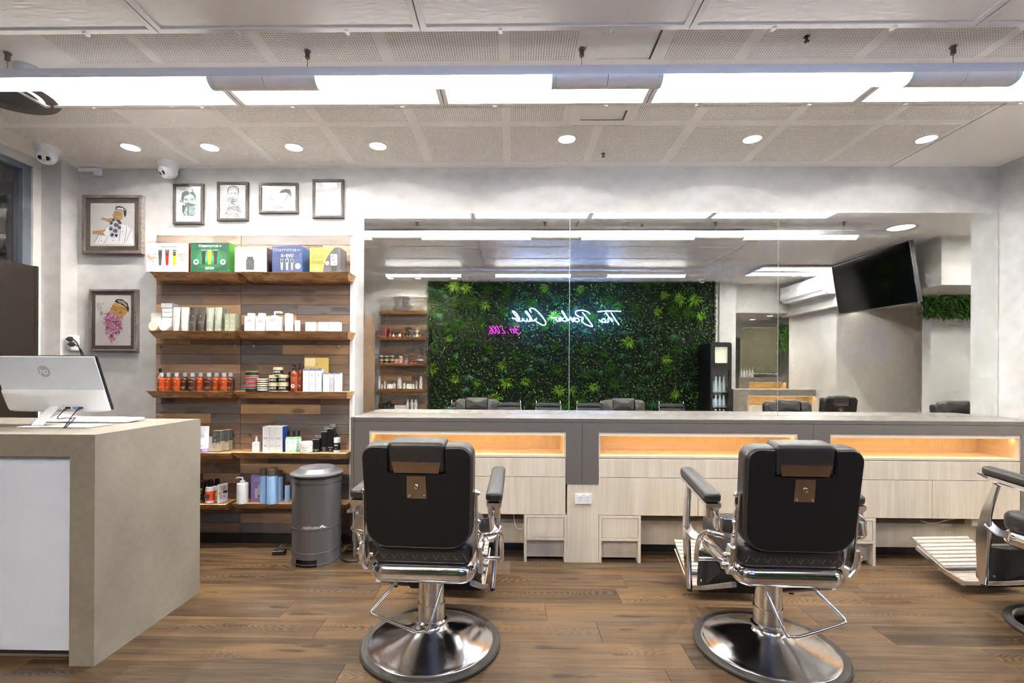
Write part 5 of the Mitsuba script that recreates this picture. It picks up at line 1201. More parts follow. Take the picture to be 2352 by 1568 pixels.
    P('lock_plate', BK(mv(flat(Polygon([(-.042, 0), (.042, 0), (.040, .096), (-.040, .096)]), .004), 0, H - .224, .055)), 'stainless', False, lab='polished metal lock plate with a bolt')
    P('bolt', BK(mv(lathe([(.011, 0), (.011, .004), (.008, .010), (.001, .011)], 14), 0, H - .172, .059)), chrome)
    for sx in (-1, 1): P('screw', BK(mv(lathe([(.006, 0), (.005, .003), (.001, .004)], 12), sx * .031, H - .214, .059)), chrome)
    # sides
    for sx in (-1, 1):
        P('back_bracket', bar([(sx * .243, -.245, .80), (sx * .246, -.225, .66), (sx * .248, -.205, .53), (sx * .246, -.19, .47)], (.034, .042, .05, .045), .010, (0, 1, 0)), chrome, 30)
        for yy, zz_ in ((-.243, .79), (-.226, .665), (-.222, .62)):
            P('bracket_bolt', xf(lathe([(.012, 0), (.011, .005), (.006, .012), (.001, .013)], 14), (sx * .249, yy, zz_), (0, 1, 0), (0, 0, 1), (sx, 0, 0)), chrome, 40)
        P('hinge_plate', bar([(sx * .258, -.215, .56), (sx * .262, -.205, .50), (sx * .258, -.17, .44)], (.05, .062, .05), .022, (0, 1, .4)), chrome, 30)
        for yy, zz_ in ((-.205, .515), (-.185, .465)):
            P('hinge_knob', xf(lathe([(.014, 0), (.016, .008), (.012, .018), (.001, .020)], 16), (sx * .272, yy, zz_), (0, 1, 0), (0, 0, 1), (sx, 0, 0)), chrome, 40)
        # arm: pad on a chrome rail, front post down to the footrest, curved strap to the back
        a0, a1 = np.array([sx * .312, -.150, .700]), np.array([sx * .300, .275, .742])
        dr_ = (a1 - a0) / np.linalg.norm(a1 - a0); upv = np.cross(np.array([1, 0, 0]), dr_); upv /= np.linalg.norm(upv); sd = np.cross(dr_, upv)
        Larm = np.linalg.norm(a1 - a0)
        pad = mv(cushion(.070, .076, Larm, .044, .03, .022, .016, .005, 6, 5), 0, Larm / 2, .026)
        P('arm_pad', xf(pad, a0, sd, dr_, upv), lea, 45)
        prof = [(-.034, .026), (-.034, .010), (-.024, 0), (.024, 0), (.034, .010), (.034, .026)]
        lo = [[(u * f, v, w * g_ + .026 * (1 - g_)) for u, w in prof] for v, f, g_ in ((-.004, .96, 1.0), (.02, 1, 1), (Larm - .05, 1, 1), (Larm + .012, .8, .45))]
        P('arm_rail', xf(loft(lo), a0, sd, dr_, upv), chrome, False)
        P('arm_block', xf(bx(-.028, .028, .0, .035, -.045, .004, .006), a0, sd, dr_, upv), chrome, 30)
        P('arm_strap', bar([(sx * .306, -.125, .672), (sx * .312, -.175, .655), (sx * .300, -.215, .648), (sx * .256, -.222, .645)], .062, .008, (0, .1, 1)), chrome, 30)
        P('arm_post', bar([(sx * .303, .205, .722), (sx * .302, .225, .66), (sx * .298, .262, .54), (sx * .288, .285, .40), (sx * .274, .30, .22), (sx * .266, .303, .15)], (.030, .034, .050, .075, .055, .036), .024, (0, 1, .15)), chrome, 30)
        P('post_brace', bar([(sx * .296, .262, .50), (sx * .275, .225, .462), (sx * .245, .20, .452)], (.05, .035), .014, (0, .6, 1)), chrome, 30)
        P('post_foot', lathe([(.012, .132), (.014, .134), (.014, .141), (.008, .143), (.008, .155)], 16, (sx * .266, .303, 0)), 'black', 40)
        P('recline_handle', cat([tube([(sx * .270, -.165, .585), (sx * .318, -.165, .597), (sx * .335, -.13, .592), (sx * .338, -.06, .545), (sx * .338, -.02, .47), (sx * .338, -.01, .41)], (.011), 12), tube([(sx * .338, -.01, .425), (sx * .225, -.01, .425)], .009, 10, sm=False)]), chrome, True, lab='curved chrome side handle')
    # leg rest box and footrest
    prof = [(.06, .335), (.16, .375), (.35, .335), (.375, .25), (.39, .13), (.36, .10), (.26, .185)]
    lo = [[(u * .96 if e else u, y_ , z_) for y_, z_ in prof] for u, e in ((-.205, 1), (-.198, 0), (.198, 0), (.205, 1))]
    P('leg_rest', loft(lo), 'vinylback', 30, lab='black leg rest box under the seat')
    P('leg_rest_pad', rot(mv(cushion(.37, .37, .22, .04, .03, .03, .016, .006), 0, 0, 0), 0) if False else xf(cushion(.37, .37, .22, .03, .03, .03, .012, .005), (0, .386, .225), (1, 0, 0), (0, -.14, .99), (0, .99, .14)), lea, 45)
    for sx in (-1, 1):
        P('lower_rail', bar([(sx * .215, -.14, .362), (sx * .215, .25, .172), (sx * .215, .47, .078)], .022, .022, (1, 0, 0), sm=False), 'alu')
        P('rail_bolt', xf(lathe([(.007, 0), (.006, .003), (.001, .004)], 10), (sx * .2055, .30, .19), (0, 1, 0), (0, 0, 1), (sx, 0, 0)), chrome)
        P('footrest_arm', bar([(sx * .205, .46, .075), (sx * .205, .60, .10), (sx * .205, .78, .175)], .03, .010, (0, -.3, 1), sm=False), chrome, 30)
    def ribbed(nm, p0, p1, nr, w):
        p0, p1 = np.array(p0), np.array(p1); d = p1 - p0; L = np.linalg.norm(d); d /= L; nz = np.cross((1, 0, 0), d)
        pr_ = [(0, -.012), (L, -.012), (L, 0)]
        for k in range(nr):
            a, b = L * (nr - k) / nr, L * (nr - k - 1) / nr
            pr_ += [(a - .1 * (a - b), .006), (b + .35 * (a - b), .006), (b + .3 * (a - b), 0)]
        pr_.append((0, 0))
        m = trimesh.creation.extrude_polygon(Polygon(pr_).buffer(0), w, engine='earcut')
        P(nm, xf(m, p0 - np.array([w / 2, 0, 0]), d, nz, (1, 0, 0)), mat('footalu', '#d3cdc8', .3, metal=.9), False, lab='ribbed aluminium foot plate')
    ribbed('foot_plate', (0, .60, .118), (0, .83, .225), 8, .39)
    ribbed('foot_plate', (0, .49, .066), (0, .64, .098), 6, .39)
    P('plate_edge', tube([(-.195, .60, .112), (.195, .60, .112)], .009, 8, sm=False), 'graphite', True)
    return t
import manifold3d
def to_mf(m):
    m = m.copy(); m.merge_vertices()
    return manifold3d.Manifold(manifold3d.Mesh(np.asarray(m.vertices, np.float32), np.asarray(m.faces, np.uint32)))
def to_tm(m):
    q = m.to_mesh(); return trimesh.Trimesh(q.vert_properties[:, :3], q.tri_verts, process=False)
def rr_poly(x0, x1, y0, y1, r): return sbox(x0 + r, y0 + r, x1 - r, y1 - r).buffer(r, 6)
barber_chair('black and chrome barber chair facing the mirror, left of the two seen from behind', -.385, 2.315, -3, -1)
barber_chair('black and chrome barber chair facing the mirror, right of the two seen from behind', 1.215, 2.315, -2, 1)
barber_chair('black and chrome barber chair cut off by the right edge of the picture', 2.90, 2.44, 4, 1)
barber_chair('barber chair turned with its back to the mirror, at the rear station', 4.17, .80, 172, 1)
barber_chair('barber chair in the far right niche, seen only in the mirror', 4.72, 2.40, 0, 1)

# ================================================================ behind the camera, seen in the mirror
gw = thing('plant_wall', 'artificial green plant wall of small leaves and fern tufts behind the camera', 'plant wall')
gx0, gx1, gz1 = vir(982, 700, 8.3)[0], vir(1643, 700, 8.3)[0], ZC - .01
part(gw, 'backing', bx(gx0, gx1, YR + .001, YR + .03, .02, gz1), rgb('#0a0d09', .9))
part(gw, 'edge_board', bx(gx1 + .001, gx1 + .02, YR + .001, YR + .06, .02, gz1), rgb('#3b3632', .6))
g = np.random.default_rng(4)
N = 24000
P = np.column_stack([g.uniform(gx0, gx1 + .02, N), YR + .025 + .085 * g.uniform(0, 1, N) ** 1.6, g.uniform(.45, gz1, N)])
def unit(v): return v / np.linalg.norm(v, axis=1, keepdims=True)
dirs = unit(np.column_stack([g.normal(0, 1, N), g.uniform(.1, .9, N), g.normal(0, 1, N)]))
nr = unit(np.column_stack([g.normal(0, .5, N), np.ones(N), g.normal(0, .5, N)]))
side = unit(np.cross(dirs, nr)); Ln = g.uniform(.022, .042, N)[:, None]; Wn = Ln * g.uniform(.28, .42, N)[:, None]
mid = P + dirs * Ln * .5 - nr * Ln * .06
V = np.stack([P, mid + side * Wn, P + dirs * Ln, mid - side * Wn], 1).reshape(-1, 3)
I = np.arange(N)[:, None] * 4
F = np.vstack([I + [0, 1, 2], I + [0, 2, 3]])
base = np.array([c('#1d3917'), c('#2f5520'), c('#152d13'), c('#648b3a'), c('#1d3d29')])[g.integers(0, 5, N)] * g.uniform(.6, 1.25, N)[:, None]
part(gw, 'small_leaves', trimesh.Trimesh(V, F, process=False), 'vcol', False, kind='stuff', color=np.repeat(base, 4, 0))
def tuft(cx, cz, R_, kind, seed):
    q = np.random.default_rng(seed); vs, fs, cs = [], [], []
    n = (15, 11, 20)[kind]
    for k in range(n):
        a = 2 * math.pi * (k + q.uniform(-.3, .3)) / n
        if kind == 1: a = math.radians(-90 + q.uniform(-75, 75))
        L_ = R_ * q.uniform(.7, 1.1); w = (.115, .10, .045)[kind] * R_
        d = np.array([math.cos(a), 0, math.sin(a)]); s_ = np.array([-math.sin(a), 0, math.cos(a)])
        pts = []
        for u in np.linspace(0, 1, 5):
            out = .10 + (.35 * R_ * math.sin(u * 2.4) - .16 * R_ * u * u)
            pts.append(np.array([cx, YR + out, cz]) + d * L_ * u + np.array([0, 0, -.22 * L_ * u * u]))
        col = np.array(c(('#66902a', '#30583a', '#3c6820')[kind])) * q.uniform(.5, 1.4)
        i = len(vs)
        for u, p in zip(np.linspace(0, 1, 5), pts):
            ww = w * math.sin(math.pi * min(.97, .12 + .88 * u)) * .5 + .0015
            vs += [p + s_ * ww + [0, .006, 0], p, p - s_ * ww + [0, .006, 0]]; cs += [col, col * .75, col]
        for j in range(4):
            o_ = i + 3 * j
            for e in (0, 1): fs += [[o_ + e, o_ + e + 1, o_ + e + 4], [o_ + e, o_ + e + 4, o_ + e + 3]]
    return trimesh.Trimesh(np.array(vs), np.array(fs), process=False), np.array(cs)
rt = random.Random(14); placed = []
while len(placed) < 120:
    X, Zz, k = rt.uniform(gx0 + .05, gx1 - .05), rt.uniform(.55, 2.78), rt.choice((0, 1, 1, 2, 2))
    if any((X - a) ** 2 + (Zz - b) ** 2 < .19 ** 2 for a, b in placed): 
        if rt.random() < .985: continue
    placed.append((X, Zz)); m, col = tuft(X, Zz, rt.uniform(.10, .17), k, 500 + len(placed))
    part(gw, 'fern_tuft', m, 'vcol', False, color=col)

# neon sign, traced as bent tubes; mirrored letters read right from inside the room
ns = thing('neon_sign', 'blue white script neon sign with a pink line below, on the plant wall', 'neon sign')
ZS = 8.19
def npt(zx, zy): return vir(1110 + .14456 * zx, 690 + .14456 * zy, ZS)
def neon(strokes, r):
    return cat([tube([npt(*p) for p in s_], r, 8, 4) for s_ in strokes])
blue = {'lettering_the': [[(1815, 176), (1950, 166), (2100, 168), (2188, 172)], [(2030, 192), (2085, 280), (2158, 388)], [(1945, 186), (1995, 262), (2052, 338), (2038, 300), (2000, 272), (1982, 290), (1988, 338), (1950, 345), (1900, 340), (1885, 305), (1915, 288), (1940, 318), (1915, 345), (1865, 330), (1838, 306)]],
        'lettering_barber': [[(1695, 214), (1672, 190), (1620, 165), (1560, 155), (1500, 160), (1465, 182), (1472, 222), (1525, 258), (1592, 280), (1562, 305), (1575, 340), (1640, 385), (1735, 412), (1700, 350), (1640, 270), (1575, 186)],
                              [(1470, 280), (1440, 272), (1432, 295), (1465, 330), (1515, 330), (1520, 300), (1485, 272)], [(1470, 280), (1440, 315), (1420, 335), (1405, 290), (1388, 268), (1372, 290)], [(1372, 290), (1350, 318), (1320, 290), (1280, 225), (1246, 172), (1262, 172), (1310, 250), (1335, 300), (1310, 325), (1270, 322), (1255, 292), (1280, 276)],
                              [(1256, 300), (1215, 326), (1198, 300), (1225, 272), (1245, 290), (1215, 318), (1175, 326), (1160, 290), (1140, 270), (1110, 276), (1075, 262)]],
        'lettering_club': [[(766, 190), (740, 152), (762, 124), (815, 136), (890, 200), (955, 280), (994, 352), (975, 390), (925, 382), (850, 335), (812, 296)],
                           [(850, 282), (815, 318), (775, 315), (725, 250), (668, 178), (684, 172), (735, 235), (770, 300), (755, 322), (715, 326), (690, 300)], [(735, 288), (758, 318)], [(690, 285), (700, 318), (665, 326), (630, 300), (618, 285)], [(640, 290), (610, 326), (570, 322), (530, 258), (470, 182), (485, 168), (530, 210), (575, 290), (560, 326), (530, 318), (512, 284), (490, 288), (458, 272)]]}
pink = {'lettering_est': [[(556, 430), (535, 405), (500, 410), (505, 445), (545, 462), (515, 475), (530, 512), (575, 524), (598, 502)], [(468, 462), (495, 455), (480, 485), (505, 505), (470, 520)], [(428, 432), (440, 480), (455, 518)], [(412, 462), (462, 456)], [(398, 512), (392, 520)]],
        'lettering_year': [[(262, 428), (278, 404), (306, 418), (305, 455), (345, 515), (290, 520)]] + [[(cx + 22 * math.cos(a) + 22 * math.sin(a), 462 + 56 * math.sin(a)) for a in np.linspace(0, 2 * math.pi, 14)] for cx in (228, 168)] + [[(96, 406), (112, 430), (148, 490), (145, 520), (112, 520), (100, 492), (128, 472), (146, 490)]]}
for nm, s_ in blue.items(): part(ns, nm, neon(s_, .0085), 'neonblue', True, emit=[L_NEON_B * .42, L_NEON_B * .95, L_NEON_B * 2.4], weight=.8)
for nm, s_ in pink.items(): part(ns, nm, neon(s_, .0048), 'neonpink', True, emit=[L_NEON_P * 1.5, L_NEON_P * .004, L_NEON_P * 1.35], weight=.4)
pz = [npt(*p) for p in ((1000, 150), (1600, 150), (2000, 180), (700, 330), (1500, 330), (350, 500))]
part(ns, 'standoff', cat([tube([p, (p[0], YR + .03, p[2])], .004, 6, sm=False) for p in pz]), rgb('#8c99a8', .3))

# rear shelves
rx0, rx1 = vir(872, 800, 8.3)[0], vir(979, 800, 8.3)[0]
rz1 = vir(925, 681, 8.35)[2]
t = thing('timber_panel', 'narrow reclaimed board panel left of the plant wall, seen in the mirror', 'wall panel')
part(t, 'backing', bx(rx0, rx1, YR + .001, YR + .014, 0, rz1), rgb('#cfae86', .6))
nrow = 32; hrow = rz1 / nrow; rr = random.Random(31)
for r in range(nrow):
    cuts = [rx0] + ([rx0 + rr.uniform(.2, .8) * (rx1 - rx0)] if rr.random() < .6 else []) + [rx1]
    for a, b in zip(cuts, cuts[1:]):
        m = bx(a + .0006, b - .0006, YR + .013, YR + .03 + rr.uniform(0, .002), r * hrow + .0005, (r + 1) * hrow - .0005)
        part(t, 'board', m, 'reclaimed', uv=uvbox(m, 0, 2, rr.randrange(1, 400) if r < nrow - 6 else 41))
RS = [vir(925, p, 8.15)[2] for p in (713, 773, 834, 893, 948)]
yrs = YR + .20
for k, z in enumerate(RS):
    live_shelf('live edge timber shelf beside the plant wall, %s from the top' % ORD[k + 1], vir((866, 866, 864, 862, 862)[k], 800, 8.15)[0], vir(977, 800, 8.15)[0], z, 300 + k, yrs, YR + .031, 1, .045, -.03 if False else .03, 'rear live edge shelves')
def rbox(name, label, px0, px1, pyt, r, col, dep=.06, group=None, cat_='box', yo=.02, prn=None):
    zp = 2 * YM - (yrs - yo)
    a, b = vir(px0, pyt, zp), vir(px1, pyt, zp)
    t = thing(name, label, cat_, group)
    part(t, 'carton', bx(a[0], b[0], yrs - yo - dep, yrs - yo, RS[r] + .0006, a[2], .001), rgb(col, .4))
    for s_, u, v, h, cc, wd_ in (prn or []):
        part(t, 'print', rearfacing(text(s_, h * (a[2] - RS[r]), wd_ * (b[0] - a[0]), .0005, True), b[0] - u * (b[0] - a[0]), yrs - yo, RS[r] + v * (a[2] - RS[r])), rgb(cc, .5))
    return t, a, b
def rbot(name, label, pxc, w, pyt, r, prof, group=None, cat_='bottle', yo=.05, z0=None):
    zp = 2 * YM - (yrs - yo); a, b = vir(pxc - w / 2, pyt, zp), vir(pxc + w / 2, pyt, zp)
    R_, X, z0 = (b[0] - a[0]) / 2, (a[0] + b[0]) / 2, (RS[r] if z0 is None else z0) + .0006; H = a[2] - z0
    t = thing(name, label, cat_, group)
    for nm, pf, m in prof: part(t, nm, lathe([(q * R_, z * H) for q, z in pf], 16, (X, yrs - yo, z0)), m, 35)
    return a[2]
def r4(x, y): return 820 + .3125 * x, 470 + .3125 * y
t, a, b = rbox('black_gift_box', 'black boxed trimmer alone on the top rear shelf', r4(275, 0)[0], r4(380, 0)[0], r4(0, 673)[1], 0, '#232124', .05, prn=[('FreeStyler Pro', .52, .16, .07, '#d9d9dc', .6)])
part(t, 'trimmer_print', rearfacing(flat(Polygon([(-.008, -.03), (.008, -.03), (.015, .02), (.004, .05), (-.004, .05), (-.015, .02)]), .0006), (a[0] + b[0]) / 2, yrs - .02, RS[0] + .5 * (a[2] - RS[0])), rgb('#77777c', .4))
t, a, b = rbox('red_frame_box', 'dark box with red border on the second rear shelf', r4(157, 0)[0], r4(213, 0)[0], r4(0, 895)[1], 1, '#7c2a33', .05)
part(t, 'panel', bx(a[0] + .012, b[0] - .012, yrs - .02, yrs - .0192, RS[1] + .02, a[2] - .015), rgb('#2a2224', .4))
rr = random.Random(6)
for k, (x, yt, bc, cc) in enumerate(((243, 912, '#8c2f35', '#caa'), (268, 925, '#c9b9a8', '#2b211d'), (292, 930, '#5a3d30', '#2b211d'), (314, 918, '#c9c4b8', '#3c2a20'), (343, 925, '#3a2a26', '#7a4a2a'), (368, 932, '#2b2b2e', '#3a2a22'), (392, 920, '#30333a', '#2a211e'), (418, 930, '#6d7f9c', '#2c2420'), (442, 922, '#c9b87a', '#d8c9a8'), (465, 930, '#7a4a2e', '#2b211d'))):
    px, py = r4(x, yt)
    rbot('shaving_brush', 'shaving brush on its handle, %s from left on the second rear shelf' % ORD[k + 1], px, 7, py, 1, [('handle', [(.8, 0), (1, .05), (.95, .3), (.55, .42), (.7, .5)], rgb(bc, .35)), ('bristles', [(.7, .5), (.95, .75), (1.0, .9), (.6, 1), (.001, 1.0)], rgb('#2b211d' if cc == '#caa' else cc, .8))], 'shaving brushes', 'brush')
for k, (x, w, yt, col) in enumerate(((222, 24, 915, '#5b2a2e'), (338, 36, 914, '#a5703a'), (378, 42, 900, '#1d1d20'))):
    rbox('small_carton', ('dark red', 'copper', 'black')[k] + ' small carton behind the brushes on the second rear shelf', r4(x - w / 2, 0)[0], r4(x + w / 2, 0)[0], r4(0, yt)[1], 1, col, .04, 'cartons behind the brushes', yo=.10)
for k in range(8):
    lay = k // 3 if k < 6 else 0
    x = (180, 218, 257)[k % 3] if k < 6 else (291, 321)[k - 6]
    px, py = r4(x, (1136, 1108)[lay] if k < 6 else 1132)
    z0 = None if lay == 0 else vir(*r4(x, 1134), 2 * YM - (yrs - .05))[2]
    rbot('cream_jar', 'cream jar with %s on the third rear shelf, %s' % (('dark label', 'pink label')[k >= 6], ('lower left', 'lower middle', 'lower right', 'upper left', 'upper middle', 'upper right', 'fourth from left', 'fifth from left')[k]), px, 11, py, 2, [('jar', [(.95, 0), (1, .05), (1, .7)], rgb('#d6ccb0', .35)), ('label', [(1.02, .12), (1.02, .6)], rgb('#2a2b2d' if k < 6 else '#c77b7b', .4)), ('lid', [(.98, .7), (1, .74), (1, .97), (.001, 1)], rgb('#cdbf95', .35))], 'cream jars on the rear shelf', 'jar', z0=z0)
px, py = r4(321, 1110); rbot('cream_jar', 'pink labelled jar stacked on the fifth jar, third rear shelf', px, 11, py, 2, [('jar', [(.95, 0), (1, .05), (1, .7)], rgb('#d6ccb0', .35)), ('label', [(1.02, .12), (1.02, .6)], rgb('#c77b7b', .4)), ('lid', [(.98, .7), (1, .74), (1, .97), (.001, 1)], rgb('#cdbf95', .35))], None, 'jar', z0=vir(*r4(321, 1132), 2 * YM - (yrs - .05))[2])
for k, (x, w, yt, col) in enumerate(((362, 34, 1124, '#6b7076'), (398, 34, 1146, '#b5454f'), (434, 30, 1148, '#a53a44'), (468, 42, 1134, '#2e3033'))):
    px, py = r4(x, yt); rbot('flat_tin', '%s flat tin on the third rear shelf' % ('grey tall', 'red left', 'red right', 'black white-lidded')[k], px, w * .3125, py, 2, [('tin', [(.98, 0), (1, .06), (1, .6)], rgb(col, .4)), ('lid', [(1.02, .6), (1.02, .94), (.001, 1)], rgb(('#4b4f55', '#1d1d20', '#1d1d20', '#d8d8d6')[k], .4))], 'flat tins on the rear shelf', 'tin')
for k, (x, w, yt) in enumerate(((163, 24, 1258), (184, 16, 1315), (205, 20, 1293), (275, 26, 1306), (313, 36, 1270), (348, 26, 1306), (415, 20, 1314), (438, 16, 1293), (469, 26, 1258))):
    px, py = r4(x, yt); rbot('white_bottle', 'white bottle on the fourth rear shelf, %s from left' % ORD[k + 1], px, w * .3125, py, 3, [('body', [(.95, 0), (1, .02), (1, .74), (.9, .78)], 'white'), ('cap', [(.7, .78), (.7, .98), (.001, 1)], 'whitegloss')], 'white bottles on the rear shelf')
for k, (x0, x1, yt) in enumerate(((220, 262, 1316), (364, 402, 1316))): rbox('white_carton', ('left', 'right')[k] + ' low white box among the bottles on the fourth rear shelf', r4(x0, 0)[0], r4(x1, 0)[0], r4(0, yt)[1], 3, '#e6e4e2', .05, 'low white boxes')
for k, (x, w, yt) in enumerate(((373, 22, 1432), (404, 24, 1430), (432, 28, 1430))):
    px, py = r4(x, yt); rbot('white_bottle', 'white bottle on the lowest visible rear shelf, %s of three' % ORD[k + 1], px, w * .3125, py, 4, [('body', [(.95, 0), (1, .02), (1, .74), (.7, .8)], 'white'), ('cap', [(.5, .8), (.5, .98), (.001, 1)], 'whitegloss')], 'three white bottles')
px, py = r4(173, 1416); rbot('brown_flask', 'dark brown flask at the left end of the lowest rear shelf', px, 9, py, 4, [('body', [(.95, 0), (1, .03), (1, .6), (.4, .74)], 'brownglass'), ('cap', [(.4, .74), (.45, .98), (.001, 1)], 'black')])
for k, x in enumerate((208, 235, 262)): px, py = r4(x, (1455, 1440, 1462)[k]); rbot('dark_jar', 'dark jar on the lowest rear shelf, %s from the brown flask' % ORD[k + 1], px, 9, py, 4, [('jar', [(.95, 0), (1, .05), (1, .7)], rgb('#3a3c40', .4)), ('lid', [(1, .72), (1, .96), (.001, 1)], 'black')], 'dark jars', 'jar')
rbox('white_carton', 'long low white box in the middle of the lowest rear shelf', r4(275, 0)[0], r4(360, 0)[0], r4(0, 1474)[1], 4, '#dedbd8', .05)
for k, (px, py) in enumerate(((862, 809), (861, 820))):
    q = vir(px, py, 8.38); gpo(('upper', 'lower')[k] + ' white double outlet left of the rear shelves, seen in the mirror', q[0], YR + .002, q[2], rearfacing)
q0 = vir(842, 722, 7.75)
dr3 = struct('door_1', rot(bx(-.02, .02, -.42, .42, .01, q0[2], .004), 14, p=(0, 0, 0)), rgb('#5c4c3e', .6))
scene[dr3]['to_world'] = T().translate([q0[0] - .10, q0[1], 0])
# coat stand
q = vir(986, 800, 8.0)
t = thing('coat_stand', 'thin black coat stand with curly hooks before the plant wall', 'coat stand')
part(t, 'pole', tube([(q[0], q[1], .03), (q[0], q[1], 1.74)], .013, 10, sm=False), 'black', True)
part(t, 'base', lathe([(.17, 0), (.17, .015), (.03, .035), (.014, .06)], 24, (q[0], q[1], 0)), 'black', 40)
for k in range(6):
    a = k * math.pi / 3 + .3; d_ = np.array([math.cos(a), math.sin(a), 0]); o_ = np.array([q[0], q[1], 1.66 - .05 * (k % 2)])
    part(t, 'hook', tube([o_, o_ + d_ * .08 + [0, 0, -.03], o_ + d_ * .15 + [0, 0, .0], o_ + d_ * .16 + [0, 0, .06], o_ + d_ * .12 + [0, 0, .075]], .006, 6), 'black', True)

# waiting chairs along the plant wall
def waiting_chair(x, y, label):
    t = thing('waiting_chair', label, 'chair', 'row of waiting chairs')
    W = .44
    part(t, 'seat', mv(cushion(W, W - .02, .44, .05, .05, .04, .02, .006), x, y + .05, .41), 'leather', 45)
    for k in range(4):
        z = .52 + .078 * k
        part(t, 'back_pad', xf(cushion(W - .04, W - .04, .070, .030, .015, .015, .012, .004), (x, y - .165 - .018 * k, z), (-1, 0, 0), (0, -.2, .98), (0, .98, .2)), mat('slatvinyl', '#2c2d30', .45), 45)
    for sx in (-1, 1):
        part(t, 'side_frame', tube([(x + sx * W / 2, y - .20, .005), (x + sx * W / 2, y + .26, .005), (x + sx * W / 2, y + .26, .40), (x + sx * W / 2, y - .12, .41), (x + sx * (W / 2 - .02), y - .235, .82)], .011, 8, sm=False), 'chrome', True)
    return t
for k in range(6):
    waiting_chair((-.83, -.07, .60, 1.285, 1.97, 2.66)[k], -.55, 'black waiting chair with ribbed back along the plant wall, %s from left in the mirror' % ORD[k + 1])

# drinks fridge
q0, q1 = vir(1632, 800, 7.75), vir(1680, 790, 7.75)
fx0, fx1, fy = q0[0], q1[0], q0[1]; fz = vir(1655, 786, 7.75)[2]
t = thing('drinks_fridge', 'tall slim black drinks fridge with a glass door beside the plant wall', 'fridge')
fw = fx1 - fx0; yb_ = YR + .12
part(t, 'cabinet', cat([bx(fx0, fx0 + .03, yb_, fy - .02, .02, fz - .01, .004), bx(fx1 - .03, fx1, yb_, fy - .02, .02, fz - .01, .004), bx(fx0, fx1, yb_, yb_ + .03, .02, fz - .01), bx(fx0, fx1, yb_, fy - .02, .02, .22), bx(fx0, fx1, yb_, fy - .02, 1.36, fz - .01, .004)]), 'black')
dz0, dz1 = .25, 1.35
fr = lambda x0, x1, z0, z1, r: sbox(x0 + r, z0 + r, x1 - r, z1 - r).buffer(r, 6)
dfp = fr(0, fw, .08, fz, .04).difference(fr(.035, fw - .035, dz0, dz1, .02)).difference(fr(.06, fw - .06, 1.46, 1.72, .02))
dd = part(t, 'door', rearfacing(mv(flat(dfp, .03), 0, 0, 0), fx1, fy - .018, 0), mat('satinblack', '#1b1a1c', .3), False)
part(dd, 'glass', bx(fx0 + .03, fx1 - .03, fy - .014, fy - .011, dz0 - .01, dz1 + .01), 'glass')
part(dd, 'light_box', bx(fx0 + .06, fx1 - .06, fy - .012, fy - .004, 1.46, 1.72), rgb('#cfd2c0', .4), emit=[.10, .11, .08], weight=.2)
part(dd, 'light_box_rim', rearfacing(flat(fr(.05, fw - .05, 1.45, 1.73, .025).difference(fr(.062, fw - .062, 1.462, 1.718, .02)), .006), fx1, fy + .012, 0), 'blackgloss')
part(t, 'inner_light', bx(fx0 + .032, fx0 + .042, fy - .05, fy - .042, dz0, dz1), 'white', emit=[1.2, 1.6, 1.75], weight=.4)
fs = [.30, .53, .76, 1.00]
for k, z in enumerate(fs): part(t, 'wire_shelf', cat([bx(fx0 + .031, fx1 - .031, y_, y_ + .004, z - .006, z) for y_ in np.linspace(yb_ + .04, fy - .06, 10)] + [bx(fx0 + .031, fx1 - .031, fy - .062, fy - .056, z - .008, z + .012)]), rgb('#c3cdd2', .3, metal=1.0))
for k, z in enumerate(fs):
    for j in range(4):
        x = fx0 + .07 + j * (fw - .14) / 3
        cc = (('#cfd6da', '#8a4b24'), ('#2c2d30', '#b9b4a8'), ('#cfe0ea', '#cfe0ea'), ('#cfe0ea', '#dbe7ee'))[k][j % 2]
        t2 = thing('drink_bottle', '%s drink bottle in the fridge, %s shelf from the bottom, %s from left' % (('small', 'brown', 'clear', 'clear')[k], ORD[k + 1], ORD[j + 1]), 'bottle', 'bottles in the fridge')
        H = (.17, .19, .19, .25)[k]
        part(t2, 'body', lathe([(.024, 0), (.027, .01), (.027, H * .58), (.012, H * .82), (.012, H * .9)], 14, (x, fy - .11, z + .0005)), rgb(cc, .15), 40)
        part(t2, 'cap', lathe([(.014, H * .9), (.014, H), (.001, H)], 12, (x, fy - .11, z + .0005)), rgb('#e6e6e6', .4), 40)

# television on its bracket, air conditioner
tr0, tr1, tl0, tl1 = vir(2112, 695, 5.55), vir(2088, 551, 5.55), vir(1928, 723, 7.0), vir(1907, 611, 7.0)
t = thing('television', 'large black wall television tilted on a bracket, seen in the mirror', 'television')
ux = (tl0 - tr0); ux /= np.linalg.norm(ux); uz = (tr1 - tr0); uz -= ux * np.dot(uz, ux); hz = np.linalg.norm(uz); uz /= hz
wz = np.linalg.norm(tl0 - tr0); un = np.cross(ux, uz)
if un[0] > 0: un = -un
TV = lambda m: xf(m, tr0, ux, uz, un)
part(t, 'screen', TV(bx(.012, wz - .012, .016, hz - .012, .0, .004)), mat('screen', '#020203', .10, spec=.2)); part(t, 'bezel', TV(flat(sbox(0, 0, wz, hz).difference(sbox(.011, .015, wz - .011, hz - .011)), .008)), rgb('#4a4744', .3))
part(t, 'back', TV(bx(.002, wz - .002, .002, hz - .002, -.045, -.0005, .006)), 'black')
cm = tr0 + ux * wz / 2 + uz * hz * .5 - un * .045
part(t, 'bracket', cat([TV(bx(wz * .35, wz * .65, hz * .25, hz * .8, -.065, -.046)), tube([cm, (4.815, cm[1], cm[2] - .02)], .022, 8, sm=False), bx(4.79, 4.818, cm[1] - .15, cm[1] + .15, 2.38, 2.70)]), 'black')
